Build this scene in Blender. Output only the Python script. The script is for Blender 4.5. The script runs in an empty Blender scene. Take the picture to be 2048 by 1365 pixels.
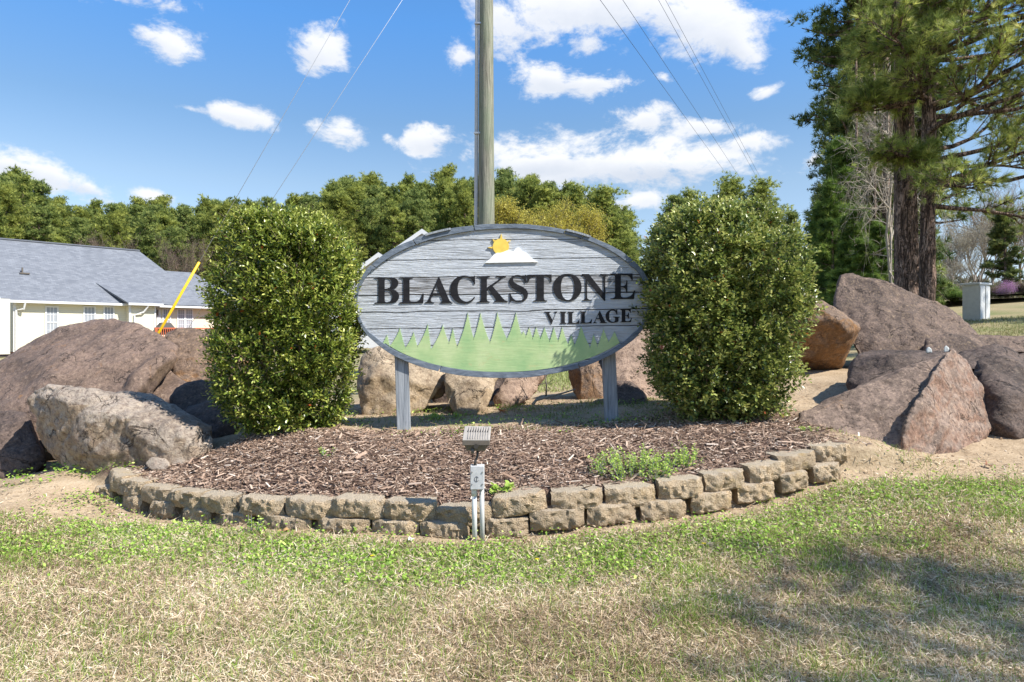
import bpy, bmesh, math, random, re
import numpy as np
from mathutils import Vector, Matrix

S = bpy.context.scene
COL = S.collection
R = math.radians
F, HZ, CH = 1365.0, 668.0, 1.15          # focal length in photo pixels, horizon row, eye height

def P(px, py, Y):
    return Vector(((px - 1024) / F * Y, Y, CH - (py - HZ) / F * Y))

# ------------------------------------------------------------------ camera, sky, sun
cam = bpy.data.objects.new('camera', bpy.data.cameras.new('camera'))
COL.objects.link(cam)
cam.location = (0, 0, CH)
cam.rotation_euler = (R(90), 0, 0)
cam.data.sensor_width = 36
cam.data.lens = 36 * F / 2048
cam.data.shift_y = -(682.5 - HZ) / 2048
cam.data.clip_end = 3000
S.camera = cam
S.view_settings.view_transform = 'Standard'
S.view_settings.look = 'None'
S.view_settings.exposure = 0.74
S.view_settings.gamma = 1
S.render.film_transparent = False
S.cycles.max_bounces = 6
S.cycles.transparent_max_bounces = 8
S.cycles.caustics_reflective = False
S.cycles.caustics_refractive = False

SUN_TO = Vector((0.80, -0.385, 0.97)).normalized()
sun_el = math.asin(SUN_TO.z)
sun_az = math.atan2(SUN_TO.x, SUN_TO.y)

W = bpy.data.worlds.new('World')
S.world = W
W.use_nodes = True
nt = W.node_tree
nt.nodes.clear()
def wn(t, **k):
    n = nt.nodes.new(t)
    for a, b in k.items(): setattr(n, a, b)
    return n
def wm(op, a, b=None, c=None, clamp=False):
    n = nt.nodes.new('ShaderNodeMath'); n.operation = op; n.use_clamp = clamp
    for i, v in enumerate((a, b, c)):
        if v is None: continue
        if isinstance(v, (int, float)): n.inputs[i].default_value = v
        else: nt.links.new(v, n.inputs[i])
    return n.outputs[0]
sky = wn('ShaderNodeTexSky', sky_type='NISHITA', sun_disc=False, sun_elevation=sun_el, sun_rotation=sun_az)
sky.air_density = 1.0; sky.dust_density = 0.25; sky.ozone_density = 1.6
tc = wn('ShaderNodeTexCoord')
sx = wn('ShaderNodeSeparateXYZ'); nt.links.new(tc.outputs['Generated'], sx.inputs[0])
dx, dy, dz = sx.outputs
az = wm('ARCTAN2', dx, dy)
el = wm('ARCSINE', dz)
def wnoise(scale, detail, rough=.55, dist=0.0):
    n = wn('ShaderNodeTexNoise'); n.inputs['Scale'].default_value = scale
    n.inputs['Detail'].default_value = detail; n.inputs['Roughness'].default_value = rough
    n.inputs['Distortion'].default_value = dist
    mp = wn('ShaderNodeMapping'); mp.inputs['Scale'].default_value = (1, 1, 1.7)
    nt.links.new(tc.outputs['Generated'], mp.inputs[0]); nt.links.new(mp.outputs[0], n.inputs['Vector'])
    return n.outputs['Fac']
n1 = wnoise(11, 10, .66, .35)
n2 = wnoise(34, 6, .6)
clouds = [  # px, py, half width, half height, rotation(deg, down to the right), strength
 (345,92,80,50,25,1.0),(300,70,52,30,10,.8),(265,-14,135,36,0,.95),(632,100,60,56,20,1.0),(385,218,55,15,0,.85),(478,234,80,24,8,1.0),
 (688,268,60,30,0,1.05),(850,278,50,30,-8,1.05),(775,275,28,18,0,.7),(925,108,48,40,0,.85),
 (1000,50,92,72,10,1.0),(1200,5,225,66,0,1.2),(1400,45,155,60,10,1.15),(1485,100,58,36,35,1.0),(1150,85,150,34,6,.8),
 (1090,155,68,34,5,1.1),(1175,165,95,28,5,1.0),(1215,325,235,48,2,1.3),(1080,322,110,30,-6,1.05),(1330,330,140,40,5,1.05),
 (1290,238,72,34,0,.9),(1410,256,110,28,4,.9),(1500,285,90,26,5,.85),(1530,188,42,24,-10,1.0),
 (110,350,118,34,14,1.15),(10,330,60,34,0,1.05),(180,375,60,24,20,1.0),(305,396,65,20,5,.85),(1250,402,190,26,0,.9),
 (1625,325,60,30,-35,.55),(1650,200,26,24,0,.7),(1325,155,40,16,20,.55),(1490,420,120,22,0,.5),(1980,470,120,30,0,.5),(1640,45,40,12,0,.55)]
dens = None; base_h = None
for (px, py, hw, hh, rot, st) in clouds:
    a0 = math.atan((px-1024)/F); e0 = math.atan((HZ-py)/F*math.cos(a0))
    ca, sa = math.cos(R(-rot)), math.sin(R(-rot))
    w_ = hw/F*math.cos(a0)**1.5*1.08; h_ = hh/F*math.cos(a0)*1.08
    u = wm('SUBTRACT', az, a0); v = wm('SUBTRACT', el, e0)
    uu = wm('MULTIPLY_ADD', u, ca/w_, wm('MULTIPLY', v, sa/w_))
    vv = wm('MULTIPLY_ADD', v, ca/h_, wm('MULTIPLY', u, -sa/h_))
    d = wm('SUBTRACT', st, wm('SQRT', wm('ADD', wm('MULTIPLY', uu, uu), wm('MULTIPLY', vv, vv))))
    dens = d if dens is None else wm('MAXIMUM', dens, d)
    bh = wm('MULTIPLY', wm('MAXIMUM', d, 0.0), wm('MULTIPLY', vv, -1.0))
    base_h = bh if base_h is None else wm('ADD', base_h, bh)
# the sky goes on outside the frame with the same kind of scattered cloud
big = wnoise(2.6, 3, .5)
outm = wm('MAXIMUM', wm('MULTIPLY_ADD', wm('ABSOLUTE', az), 6.0, -4.3), wm('MULTIPLY_ADD', el, 6.0, -3.3))
outm = wm('MINIMUM', wm('MAXIMUM', outm, 0.0), 1.0)
dout = wm('MULTIPLY', wm('MULTIPLY_ADD', big, 4.2, -2.25), outm)
dout = wm('ADD', dout, wm('MULTIPLY_ADD', outm, 1.2, -1.2))
dens = wm('MAXIMUM', wm('MAXIMUM', dens, -1.0), dout)
nn = wm('ADD', wm('MULTIPLY_ADD', n1, 2.9, -1.62), wm('MULTIPLY_ADD', n2, 1.1, -.55))
cl = wm('ADD', dens, nn)
mr = wn('ShaderNodeMapRange', interpolation_type='SMOOTHSTEP'); nt.links.new(cl, mr.inputs[0])
mr.inputs[1].default_value = -0.06; mr.inputs[2].default_value = 0.62; mr.inputs[4].default_value = 0.92
shade = wn('ShaderNodeMapRange'); nt.links.new(wm('ADD', wm('MULTIPLY', base_h, 1.0), wm('MULTIPLY_ADD', n2, .5, -.25)), shade.inputs[0])
shade.inputs[1].default_value = -0.15; shade.inputs[2].default_value = 0.75
cc = wn('ShaderNodeMix', data_type='RGBA'); nt.links.new(shade.outputs[0], cc.inputs[0])
cc.inputs[6].default_value = (8.5, 8.55, 8.7, 1); cc.inputs[7].default_value = (5.5, 6.0, 6.9, 1)
# clear air: the Nishita sky, balanced to the photograph
tint = wn('ShaderNodeMix', data_type='RGBA', blend_type='MULTIPLY'); tint.inputs[0].default_value = 1
nt.links.new(sky.outputs[0], tint.inputs[6])
tr = wn('ShaderNodeValToRGB'); nt.links.new(dz, tr.inputs[0])
while len(tr.color_ramp.elements) < 5: tr.color_ramp.elements.new(.5)
for e_, (p_, c_) in zip(tr.color_ramp.elements, [(0.0,(.5,.52,.74)),(.1,(.66,.64,.68)),(.206,(.66,.66,.655)),(.29,(.53,.64,.70)),(.41,(.42,.73,.97))]):
    e_.position = p_; e_.color = (*c_, 1)
tv = wn('ShaderNodeVectorMath', operation='SCALE'); nt.links.new(tr.outputs[0], tv.inputs[0]); tv.inputs['Scale'].default_value = 2.0
nt.links.new(tv.outputs[0], tint.inputs[7])
SKYTINT = tint
mx = wn('ShaderNodeMix', data_type='RGBA'); nt.links.new(mr.outputs[0], mx.inputs[0])
nt.links.new(tint.outputs[2], mx.inputs[6]); nt.links.new(cc.outputs[2], mx.inputs[7])
bg = wn('ShaderNodeBackground'); bg.inputs['Strength'].default_value = 0.075
nt.links.new(mx.outputs[2], bg.inputs[0])
wo = wn('ShaderNodeOutputWorld'); nt.links.new(bg.outputs[0], wo.inputs[0])

sl = bpy.data.lights.new('sun', 'SUN'); sl.energy = 5.0; sl.angle = R(.53); sl.color = (1, .95, .87)
so = bpy.data.objects.new('sun', sl); COL.objects.link(so)
so.rotation_euler = (-SUN_TO).to_track_quat('-Z', 'Y').to_euler()
so.location = (0, 0, 30)

# ------------------------------------------------------------------ object helpers
def link(o, parent=None):
    COL.objects.link(o)
    if parent is not None: o.parent = parent
    return o
def tag(o, label=None, cat=None, group=None, kind=None):
    if label: o['label'] = label
    if cat: o['category'] = cat
    if group: o['group'] = group
    if kind: o['kind'] = kind
    return o
def empty(name, loc=(0,0,0), rz=0.0):
    o = bpy.data.objects.new(name, None); o.location = loc; o.rotation_euler = (0,0,rz)
    o.empty_display_size = .1
    return link(o)
def mesh_obj(name, verts, faces, mat=None, parent=None, smooth=False):
    me = bpy.data.meshes.new(name); me.from_pydata([tuple(v) for v in verts], [], [tuple(f) for f in faces]); me.update()
    if mat: me.materials.append(mat)
    if smooth: me.polygons.foreach_set('use_smooth', [True]*len(me.polygons))
    return link(bpy.data.objects.new(name, me), parent)

class Geo:
    """collects numpy geometry; faces of any fixed size per block, a colour per vertex"""
    def __init__(s): s.v=[]; s.f=[]; s.c=[]; s.n=0
    def add(s, v, f, c=None):
        v = np.asarray(v, dtype=np.float32).reshape(-1,3)
        if isinstance(f, np.ndarray): s.f.append(f + s.n)
        else:
            for k in sorted({len(q) for q in f}): s.f.append(np.array([q for q in f if len(q)==k], dtype=np.int64) + s.n)
        s.v.append(v); s.n += len(v)
        if c is None: c = np.full((len(v),3), .5)
        c = np.asarray(c, dtype=np.float32)
        if c.ndim == 1: c = np.tile(c, (len(v),1))
        s.c.append(c)
    def scatter(s, tv, tf, pos, Rm, sc, col=None):
        tv = np.asarray(tv, float); N = len(pos); n = len(tv)
        sc = np.asarray(sc, float)
        if sc.ndim == 1: sc = sc[:,None]*np.ones(3)
        v = np.einsum('nij,nkj->nki', Rm, tv[None]*sc[:,None,:]) + pos[:,None,:]
        for k in sorted({len(f) for f in tf}):
            ff = np.array([f for f in tf if len(f)==k])
            idx = (ff[None] + (np.arange(N)*n)[:,None,None]).reshape(-1,k)
            s.f.append(idx + s.n)
        s.v.append(v.reshape(-1,3).astype(np.float32)); s.n += N*n
        if col is None: col = np.full((N,3), .5)
        s.c.append(np.repeat(np.asarray(col), n, axis=0).astype(np.float32))
    def build(s, name, mat, parent=None, smooth=False, color=True):
        me = s.mesh(name, mat, smooth, color)
        return link(bpy.data.objects.new(name, me), parent)
    def mesh(s, name, mat, smooth=False, color=True):
        v = np.concatenate(s.v)
        sizes = np.concatenate([np.full(len(f), f.shape[1], dtype=np.int32) for f in s.f])
        loops = np.concatenate([f.ravel() for f in s.f]).astype(np.int32)
        me = bpy.data.meshes.new(name)
        me.vertices.add(len(v)); me.vertices.foreach_set('co', v.ravel())
        me.loops.add(len(loops)); me.loops.foreach_set('vertex_index', loops)
        me.polygons.add(len(sizes))
        st = np.zeros(len(sizes), dtype=np.int32); st[1:] = np.cumsum(sizes)[:-1]
        me.polygons.foreach_set('loop_start', st)
        me.update(calc_edges=True)
        me.polygons.foreach_set('use_smooth', np.full(len(sizes), smooth))
        if color:
            c = np.concatenate(s.c); ca = me.color_attributes.new('col', 'FLOAT_COLOR', 'POINT')
            ca.data.foreach_set('color', np.concatenate([c, np.ones((len(c),1),np.float32)],1).astype(np.float32).ravel())
        me.materials.append(mat)
        return me

def frames(d, roll=None, up=None, rng=None):
    """rotation matrices whose y column is d; z column near up, or turned by roll"""
    d = d/np.maximum(np.linalg.norm(d,axis=1,keepdims=True),1e-9)
    if up is None: up = np.tile([0,0,1.0],(len(d),1))
    x = np.cross(d, up); ln = np.linalg.norm(x,axis=1,keepdims=True)
    x = np.where(ln<1e-4, np.array([[1.0,0,0]]), x/np.maximum(ln,1e-9))
    z = np.cross(x, d)
    if roll is not None:
        c, s_ = np.cos(roll)[:,None], np.sin(roll)[:,None]
        x, z = x*c + z*s_, z*c - x*s_
    return np.stack([x, d, z], axis=2)

def vnoise(p, seed=0):
    """value noise 0..1 for an (N,3) array"""
    p = np.asarray(p, float); i = np.floor(p).astype(np.int64); f = p - i; f = f*f*(3-2*f)
    def h(ix,iy,iz):
        n = (ix*374761393 + iy*668265263 + iz*2147483647 + seed*1274126177) & 0xffffffff
        n = ((n ^ (n>>13))*1274126177) & 0xffffffff
        n = ((n ^ (n>>16))*2246822519) & 0xffffffff
        return ((n ^ (n>>15)) & 0xffffff)/16777216.0
    r = 0
    for a in (0,1):
        for b in (0,1):
            for c in (0,1):
                w = (f[:,0] if a else 1-f[:,0])*(f[:,1] if b else 1-f[:,1])*(f[:,2] if c else 1-f[:,2])
                r = r + w*h(i[:,0]+a, i[:,1]+b, i[:,2]+c)
    return r
def fbm(p, scale, octv=4, seed=0, gain=.5):
    r=0; a=1; t=0
    for k in range(octv):
        r = r + a*vnoise(np.asarray(p)*scale*(2.03**k)+17.3*k, seed+k); t+=a; a*=gain
    return r/t
def n2(x, y, scale, octv=3, seed=0):
    return fbm(np.stack([x,y,np.zeros_like(x)],1), scale, octv, seed)
def sstep(x, a, b):
    t = np.clip((x-a)/(b-a),0,1); return t*t*(3-2*t)

def tube(g, pts, rad, sides=8, col=None, cap=True):
    pts = [Vector(p) for p in pts]; n=len(pts)
    if isinstance(rad,(int,float)): rad=[rad]*n
    vs=[]; prev=None
    for i,p in enumerate(pts):
        t = (pts[min(i+1,n-1)]-pts[max(i-1,0)]).normalized()
        if prev is None:
            a = t.orthogonal().normalized()
        else:
            a = (prev - t*prev.dot(t)).normalized()
        prev = a; b = t.cross(a)
        for k in range(sides):
            w = 2*math.pi*k/sides
            vs.append(p + (a*math.cos(w)+b*math.sin(w))*rad[i])
    fs=[(i*sides+k, i*sides+(k+1)%sides, (i+1)*sides+(k+1)%sides, (i+1)*sides+k) for i in range(n-1) for k in range(sides)]
    base=g.n
    g.add([tuple(v) for v in vs], fs, col)
    if cap:
        g.f.append(np.array([list(range(sides))[::-1]])+base)
        g.f.append(np.array([list(range((n-1)*sides, n*sides))])+base)
def box(g, x0,x1,y0,y1,z0,z1, M=None, col=None):
    v=[Vector((x,y,z)) for z in (z0,z1) for y in (y0,y1) for x in (x0,x1)]
    if M is not None: v=[M@p for p in v]
    g.add([tuple(p) for p in v], [(0,2,3,1),(4,5,7,6),(0,1,5,4),(2,6,7,3),(0,4,6,2),(1,3,7,5)], col)
def bevel(o, w=.004, seg=2):
    m=o.modifiers.new('bevel','BEVEL'); m.width=w; m.segments=seg; m.limit_method='ANGLE'
    return o

# ------------------------------------------------------------------ materials
class NT:
    def __init__(s, name):
        s.m=bpy.data.materials.new(name); s.m.use_nodes=True; s.t=s.m.node_tree; s.t.nodes.clear()
        s.out=s.n('ShaderNodeOutputMaterial')
    def n(s,t,**k):
        x=s.t.nodes.new(t)
        for a,b in k.items(): setattr(x,a,b)
        return x
    def l(s,a,b): s.t.links.new(a,b)
    def set(s,inp,v):
        if v is None: return
        if hasattr(v,'is_linked') or hasattr(v,'links'): s.l(v,inp)
        elif isinstance(v,(tuple,list)) and len(v)==3 and inp.type=='RGBA': inp.default_value=(*v,1)
        else: inp.default_value=v
    def math(s,op,a,b=None,c=None,clamp=False):
        x=s.n('ShaderNodeMath',operation=op,use_clamp=clamp)
        for i,v in enumerate((a,b,c)):
            if v is not None: s.set(x.inputs[i],v)
        return x.outputs[0]
    def obj(s): return s.n('ShaderNodeTexCoord').outputs['Object']
    def geo(s,k='Position'): return s.n('ShaderNodeNewGeometry').outputs[k]
    def map(s,v,scale=(1,1,1),loc=(0,0,0),rot=(0,0,0)):
        x=s.n('ShaderNodeMapping'); s.l(v,x.inputs[0]); x.inputs['Scale'].default_value=scale
        x.inputs['Location'].default_value=loc; x.inputs['Rotation'].default_value=rot; return x.outputs[0]
    def noise(s,v,scale,detail=4,rough=.55,dist=0,out='Fac'):
        x=s.n('ShaderNodeTexNoise'); s.l(v,x.inputs['Vector']); x.inputs['Scale'].default_value=scale
        x.inputs['Detail'].default_value=detail; x.inputs['Roughness'].default_value=rough; x.inputs['Distortion'].default_value=dist
        return x.outputs[out]
    def voro(s,v,scale,feature='F1',out='Distance'):
        x=s.n('ShaderNodeTexVoronoi',feature=feature); s.l(v,x.inputs['Vector']); x.inputs['Scale'].default_value=scale
        return x.outputs[out]
    def ramp(s,f,stops,interp='LINEAR'):
        x=s.n('ShaderNodeValToRGB'); s.l(f,x.inputs[0]); x.color_ramp.interpolation=interp
        e=x.color_ramp.elements
        while len(e)<len(stops): e.new(.5)
        for q,(p,c) in zip(e,stops):
            q.position=p; q.color=(*c,1) if isinstance(c,(tuple,list)) else (c,c,c,1)
        return x.outputs[0]
    def mix(s,f,a,b,mode='MIX'):
        x=s.n('ShaderNodeMix',data_type='RGBA',blend_type=mode)
        s.set(x.inputs[0],f); s.set(x.inputs[6],a); s.set(x.inputs[7],b); return x.outputs[2]
    def bump(s,h,strength=.5,dist=.01,normal=None):
        x=s.n('ShaderNodeBump'); s.l(h,x.inputs['Height']); x.inputs['Strength'].default_value=strength
        x.inputs['Distance'].default_value=dist
        if normal is not None: s.l(normal,x.inputs['Normal'])
        return x.outputs[0]
    def done(s,color,rough=.8,normal=None,spec=.5,metal=0,trans=None,**kw):
        b=s.n('ShaderNodeBsdfPrincipled'); s.set(b.inputs['Base Color'],color); s.set(b.inputs['Roughness'],rough)
        s.set(b.inputs['Specular IOR Level'],spec); s.set(b.inputs['Metallic'],metal)
        if normal is not None: s.l(normal,b.inputs['Normal'])
        for k,v in kw.items(): s.set(b.inputs[k.replace('_',' ')],v)
        sh=b.outputs[0]
        if trans:
            t=s.n('ShaderNodeBsdfTranslucent'); s.set(t.inputs[0],color)
            m=s.n('ShaderNodeMixShader'); m.inputs[0].default_value=trans; s.l(sh,m.inputs[1]); s.l(t.outputs[0],m.inputs[2]); sh=m.outputs[0]
        s.l(sh,s.out.inputs[0]); return s.m

def m_plain(name,c,rough=.6,spec=.4,var=.12,sc=30,metal=0):
    k=NT(name); o=k.obj(); n=k.noise(o,sc,5)
    a=tuple(x*(1-var) for x in c); b=tuple(min(1,x*(1+var)) for x in c)
    return k.done(k.ramp(n,[(.3,a),(.7,b)]),rough,k.bump(n,.15,.004),spec,metal)
def m_vcol(name,rough=.6,spec=.3,trans=.25,var=0):
    k=NT(name); a=k.n('ShaderNodeVertexColor',layer_name='col').outputs[0]
    return k.done(a,rough,None,spec,trans=trans)
def m_rock(name,top,under,accent,dark,light,edge=.25,acc=.5,bumpd=.02):
    """top: weathered skin on upward faces, under: fresher broken faces"""
    k=NT(name); p=k.geo('Position'); nz=k.n('ShaderNodeSeparateXYZ'); k.l(k.geo('Normal'),nz.inputs[0])
    n_big=k.noise(p,1.6,5,.6); n_mid=k.noise(p,7,8,.65,.4); n_fin=k.noise(p,36,7,.75,.5); n_xf=k.noise(p,160,3,.7)
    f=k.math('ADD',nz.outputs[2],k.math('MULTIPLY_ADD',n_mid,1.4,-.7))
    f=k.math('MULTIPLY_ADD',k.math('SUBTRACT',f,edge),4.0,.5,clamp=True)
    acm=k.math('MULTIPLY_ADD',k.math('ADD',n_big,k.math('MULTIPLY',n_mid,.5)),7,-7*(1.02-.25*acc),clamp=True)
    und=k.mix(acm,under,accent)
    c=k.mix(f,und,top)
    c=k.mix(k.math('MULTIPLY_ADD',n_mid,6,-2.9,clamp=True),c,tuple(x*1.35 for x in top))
    bgp=k.noise(p,1.5,7,.72,.6); c=k.mix(k.ramp(bgp,[(.38,.55),(.50,0.)]),c,dark); c=k.mix(k.ramp(bgp,[(.52,0.),(.62,.4)]),c,tuple(min(1,x*1.5) for x in top))
    strk=k.noise(k.map(p,(1,1,.22),rot=(.2,.15,0)),6,6,.7,.6)
    c=k.mix(k.ramp(n_fin,[(.36,.95),(.5,0.)]),c,dark)
    c=k.mix(k.ramp(strk,[(.30,.75),(.44,0.)]),c,dark)
    c=k.mix(k.ramp(strk,[(.60,0.),(.72,.55)]),c,accent)
    c=k.mix(k.ramp(n_fin,[(.55,0.),(.70,.85)]),c,light)
    pat=k.noise(p,4.5,8,.8,1.); c=k.mix(k.ramp(pat,[(.60,0.),(.66,.5)]),c,light)
    cr=k.noise(p,2.1,6,.55,1.2); cm=k.noise(p,3.3,2,.5)
    crk=k.math('MULTIPLY',k.ramp(k.math('ABSOLUTE',k.math('SUBTRACT',cr,.5)),[(.0,1.),(.009,0.)]),k.ramp(cm,[(.48,0.),(.54,1.)]))
    c=k.mix(k.math('MULTIPLY',crk,.8),c,tuple(x*.35 for x in dark))
    h=k.math('ADD',k.math('MULTIPLY',n_mid,1.2),k.math('ADD',k.math('MULTIPLY',n_fin,.5),k.math('MULTIPLY',n_xf,.18)))
    h=k.math('SUBTRACT',h,k.math('MULTIPLY',crk,.7))
    return k.done(c,k.ramp(n_fin,[(.3,.62),(.7,.85)]),k.bump(h,.9,bumpd),.35)

M={}
M['leafy']=m_vcol('glossy_leaf',.3,.5,.28)
M['needle']=m_vcol('pine_needles',.5,.25,.45)
M['farneedle']=m_vcol('distant_needles',.6,.15,.5)
M['grass']=m_vcol('grass_blades',.6,.25,.3)
M['mulch']=m_vcol('shredded_bark',.85,.2,0)
M['twig']=m_plain('twig_bark',(.22,.17,.12),.85,.2)
M['paleTwig']=m_plain('pale_bare_bark',(.36,.32,.27),.85,.2)
M['greyTwig']=m_plain('grey_bare_bark',(.22,.19,.16),.85,.2)

# bark of the pines: deep plates
k=NT('pine_bark'); o=k.geo('Position'); mp=k.map(o,(1,1,.28)); n=k.noise(mp,9,8,.65,.8); v=k.math('ABSOLUTE',k.math('SUBTRACT',k.noise(k.map(o,(1,1,.16)),13,3,.5,1.4),.5)); v2=k.math('ABSOLUTE',k.math('SUBTRACT',k.noise(k.map(o,(1,1,.6)),14,2,.5,1.),.5))
pl=k.ramp(k.math('ADD',k.math('MINIMUM',v,k.math('MULTIPLY_ADD',v2,1.2,.02)),k.math('MULTIPLY_ADD',n,.08,-.04)),[(.0,0.),(.07,1.)])
c=k.mix(pl,(.035,.025,.02),k.ramp(n,[(.3,(.17,.11,.08)),(.55,(.32,.225,.175)),(.75,(.46,.37,.31))]))
M['pinebark']=k.done(c,.9,k.bump(k.math('ADD',pl,k.math('MULTIPLY',n,.7)),1,.04),.2)

# weathered utility pole
k=NT('weathered_pole_wood'); o=k.obj(); mp=k.map(o,(1,1,.05)); n=k.noise(mp,42,8,.7,.6); g2=k.noise(k.map(o,(1,1,.3)),3,4); ck=k.noise(k.map(o,(1,1,.02)),60,3,.5)
c=k.ramp(n,[(.25,(.05,.045,.035)),(.45,(.2,.19,.15)),(.62,(.33,.31,.25)),(.8,(.45,.42,.35))])
c=k.mix(k.math('MULTIPLY_ADD',g2,3,-1.3,clamp=True),c,k.mix(n,(.08,.12,.07),(.25,.31,.2)))
c=k.mix(k.ramp(ck,[(.3,.8),(.37,0.)]),c,(.03,.026,.02))
M['pole']=k.done(c,.85,k.bump(n,.8,.01),.2)

# sign planks: sandblasted, grey-white paint, grain in relief
def m_plank(name,bias,lightc,darkc):
    k=NT(name); o=k.obj(); inf=k.n('ShaderNodeObjectInfo').outputs['Random']
    off=k.n('ShaderNodeVectorMath',operation='ADD'); k.l(o,off.inputs[0])
    cb=k.n('ShaderNodeCombineXYZ'); k.l(k.math('MULTIPLY',inf,37.),cb.inputs[0]); k.l(k.math('MULTIPLY',inf,11.),cb.inputs[2]); k.l(cb.outputs[0],off.inputs[1])
    v=off.outputs[0]
    n=k.noise(k.map(v,(.055,1,1)),95,6,.62,.5); fine=k.noise(k.map(v,(.03,1,1)),260,4,.6,.3); bl=k.noise(k.map(v,(.6,1,2.5)),2.2,4,.6)
    big=k.noise(k.map(v,(.25,1,1)),14,4,.6)
    a=k.math('ADD',k.math('MULTIPLY',n,.62),k.math('MULTIPLY',fine,.38))
    a=k.math('ADD',a,k.math('MULTIPLY_ADD',bl,.35,-.175+bias))
    c=k.ramp(a,[(.34,darkc),(.43,tuple((x+y)/2 for x,y in zip(lightc,darkc))),(.52,lightc),(.75,tuple(min(1,x*1.13) for x in lightc))])
    c=k.mix(k.math('MULTIPLY_ADD',big,2.2,-1.0,clamp=True),c,k.mix(.45,c,(.36,.4,.46)))
    h=k.math('ADD',a,k.math('MULTIPLY',big,.3))
    return k.done(c,.75,k.bump(h,1.0,.02),.25)
M['plank']=m_plank('weathered_white_plank',.035,(.50,.525,.555),(.17,.17,.17))
M['plankW']=m_plank('bare_grain_plank',-.045,(.49,.50,.52),(.10,.09,.08))
k=NT('letter_black_paint'); o=k.obj(); n=k.noise(k.map(o,(.3,1,1)),30,6,.65); n3=k.noise(o,60,4,.6)
M['black']=k.done(k.mix(k.ramp(n3,[(.66,0.),(.76,.5)]),k.ramp(n,[(.3,(.009,.009,.010)),(.7,(.024,.023,.026))]),(.16,.14,.13)),.6,k.bump(n,.4,.006),.15)
k=NT('faded_green_paint'); o=k.obj(); n=k.noise(o,4,6,.6); h=k.noise(k.map(o,(.12,1,1)),60,5,.6); pch=k.noise(k.map(o,(.4,1,2)),9,7,.75,1.)
c=k.ramp(n,[(.3,(.26,.42,.19)),(.5,(.38,.50,.24)),(.72,(.50,.57,.31))])
c=k.mix(k.ramp(pch,[(.60,0.),(.65,.75)]),c,(.46,.40,.2))
vst=k.noise(k.map(o,(1,1,.12)),22,3,.5); c=k.mix(k.ramp(vst,[(.62,0.),(.75,.35)]),c,(.2,.36,.15))
zs=k.n('ShaderNodeSeparateXYZ'); k.l(o,zs.inputs[0])
M['green']=k.done(c,.7,k.bump(h,.35,.006),.3)
k=NT('slate_blue_paint'); o=k.obj(); n=k.noise(k.map(o,(.3,1,1)),40,6,.65,.5); w=k.noise(o,8,6,.7)
c=k.ramp(n,[(.3,(.075,.095,.125)),(.55,(.155,.185,.225)),(.75,(.24,.27,.31))]); c=k.mix(k.ramp(w,[(.62,0.),(.72,.5)]),c,(.34,.31,.28))
M['frame']=k.done(c,.75,k.bump(n,.6,.008),.3)
k=NT('grey_post_wood'); o=k.obj(); n=k.noise(k.map(o,(1,1,.05)),48,7,.68,.6); w=k.noise(o,5,5,.6); ck=k.noise(k.map(o,(1,1,.03)),38,3,.5)
c=k.ramp(n,[(.28,(.1,.105,.11)),(.45,(.25,.27,.29)),(.62,(.38,.4,.42)),(.8,(.5,.52,.54))]); c=k.mix(k.math('MULTIPLY_ADD',w,2,-.9,clamp=True),c,k.mix(.5,c,(.16,.19,.24)))
c=k.mix(k.ramp(ck,[(.3,.9),(.35,0.)]),c,(.04,.04,.04))
M['post']=k.done(c,.8,k.bump(n,.8,.01),.25)
M['yellow']=m_plain('yellow_paint',(.78,.55,.1),.6,.3,.08)
M['whitep']=m_plain('white_paint',(.82,.82,.8),.6,.3,.03)
M['steel']=m_plain('galvanised_steel',(.4,.41,.42),.4,.5,.15,30,.6)
M['guy']=m_plain('bright_guy_strand',(.5,.52,.55),.4,.5,.1,30,.4)
M['cable']=m_plain('dark_cable',(.05,.055,.07),.5,.4)
M['guard']=m_plain('yellow_plastic_guard',(.75,.47,.01),.45,.5,.06)
M['pvc']=m_plain('grey_plastic_conduit',(.47,.47,.45),.5,.4,.08,12)
M['pvcw']=m_plain('white_plastic_conduit',(.62,.62,.6),.5,.4,.08,12)
M['jbox']=m_plain('grey_junction_box',(.5,.5,.5),.55,.4,.1,40)
M['bronze']=m_plain('bronze_lamp_paint',(.125,.105,.085),.5,.5,.2,25)
M['taupe']=m_plain('taupe_lamp_paint',(.33,.3,.265),.55,.4,.12,25)  # paler, greyer paint for the lamp cover and fins
M['darkmetal']=m_plain('blackened_metal',(.04,.035,.03),.5,.5)

k=NT('split_face_concrete'); p=k.geo('Position'); n=k.noise(p,14,6,.65); f=k.noise(p,110,5,.75); sp=k.voro(p,150,'F1')
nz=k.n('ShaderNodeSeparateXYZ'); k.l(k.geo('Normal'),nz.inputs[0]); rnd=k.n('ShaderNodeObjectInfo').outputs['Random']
c=k.ramp(f,[(.28,(.13,.088,.052)),(.40,(.36,.25,.15)),(.56,(.56,.425,.27)),(.76,(.74,.60,.43))])
c=k.mix(k.math('MULTIPLY',k.math('MULTIPLY_ADD',n,3,-1.2,clamp=True),.6),c,(.3,.27,.22))
c=k.mix(k.math('MULTIPLY',k.math('MULTIPLY_ADD',rnd,1.6,-.7,clamp=True),.55),c,(.27,.21,.145))
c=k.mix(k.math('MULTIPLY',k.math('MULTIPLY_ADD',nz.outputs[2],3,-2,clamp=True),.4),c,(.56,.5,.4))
ln=k.noise(p,5,5,.7); c=k.mix(k.ramp(ln,[(.6,0.),(.7,.4)]),c,(.48,.33,.12))
M['block']=k.done(c,.92,k.bump(k.math('ADD',k.math('MULTIPLY',f,1.),k.math('MULTIPLY',sp,.6)),1,.012),.2)

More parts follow.
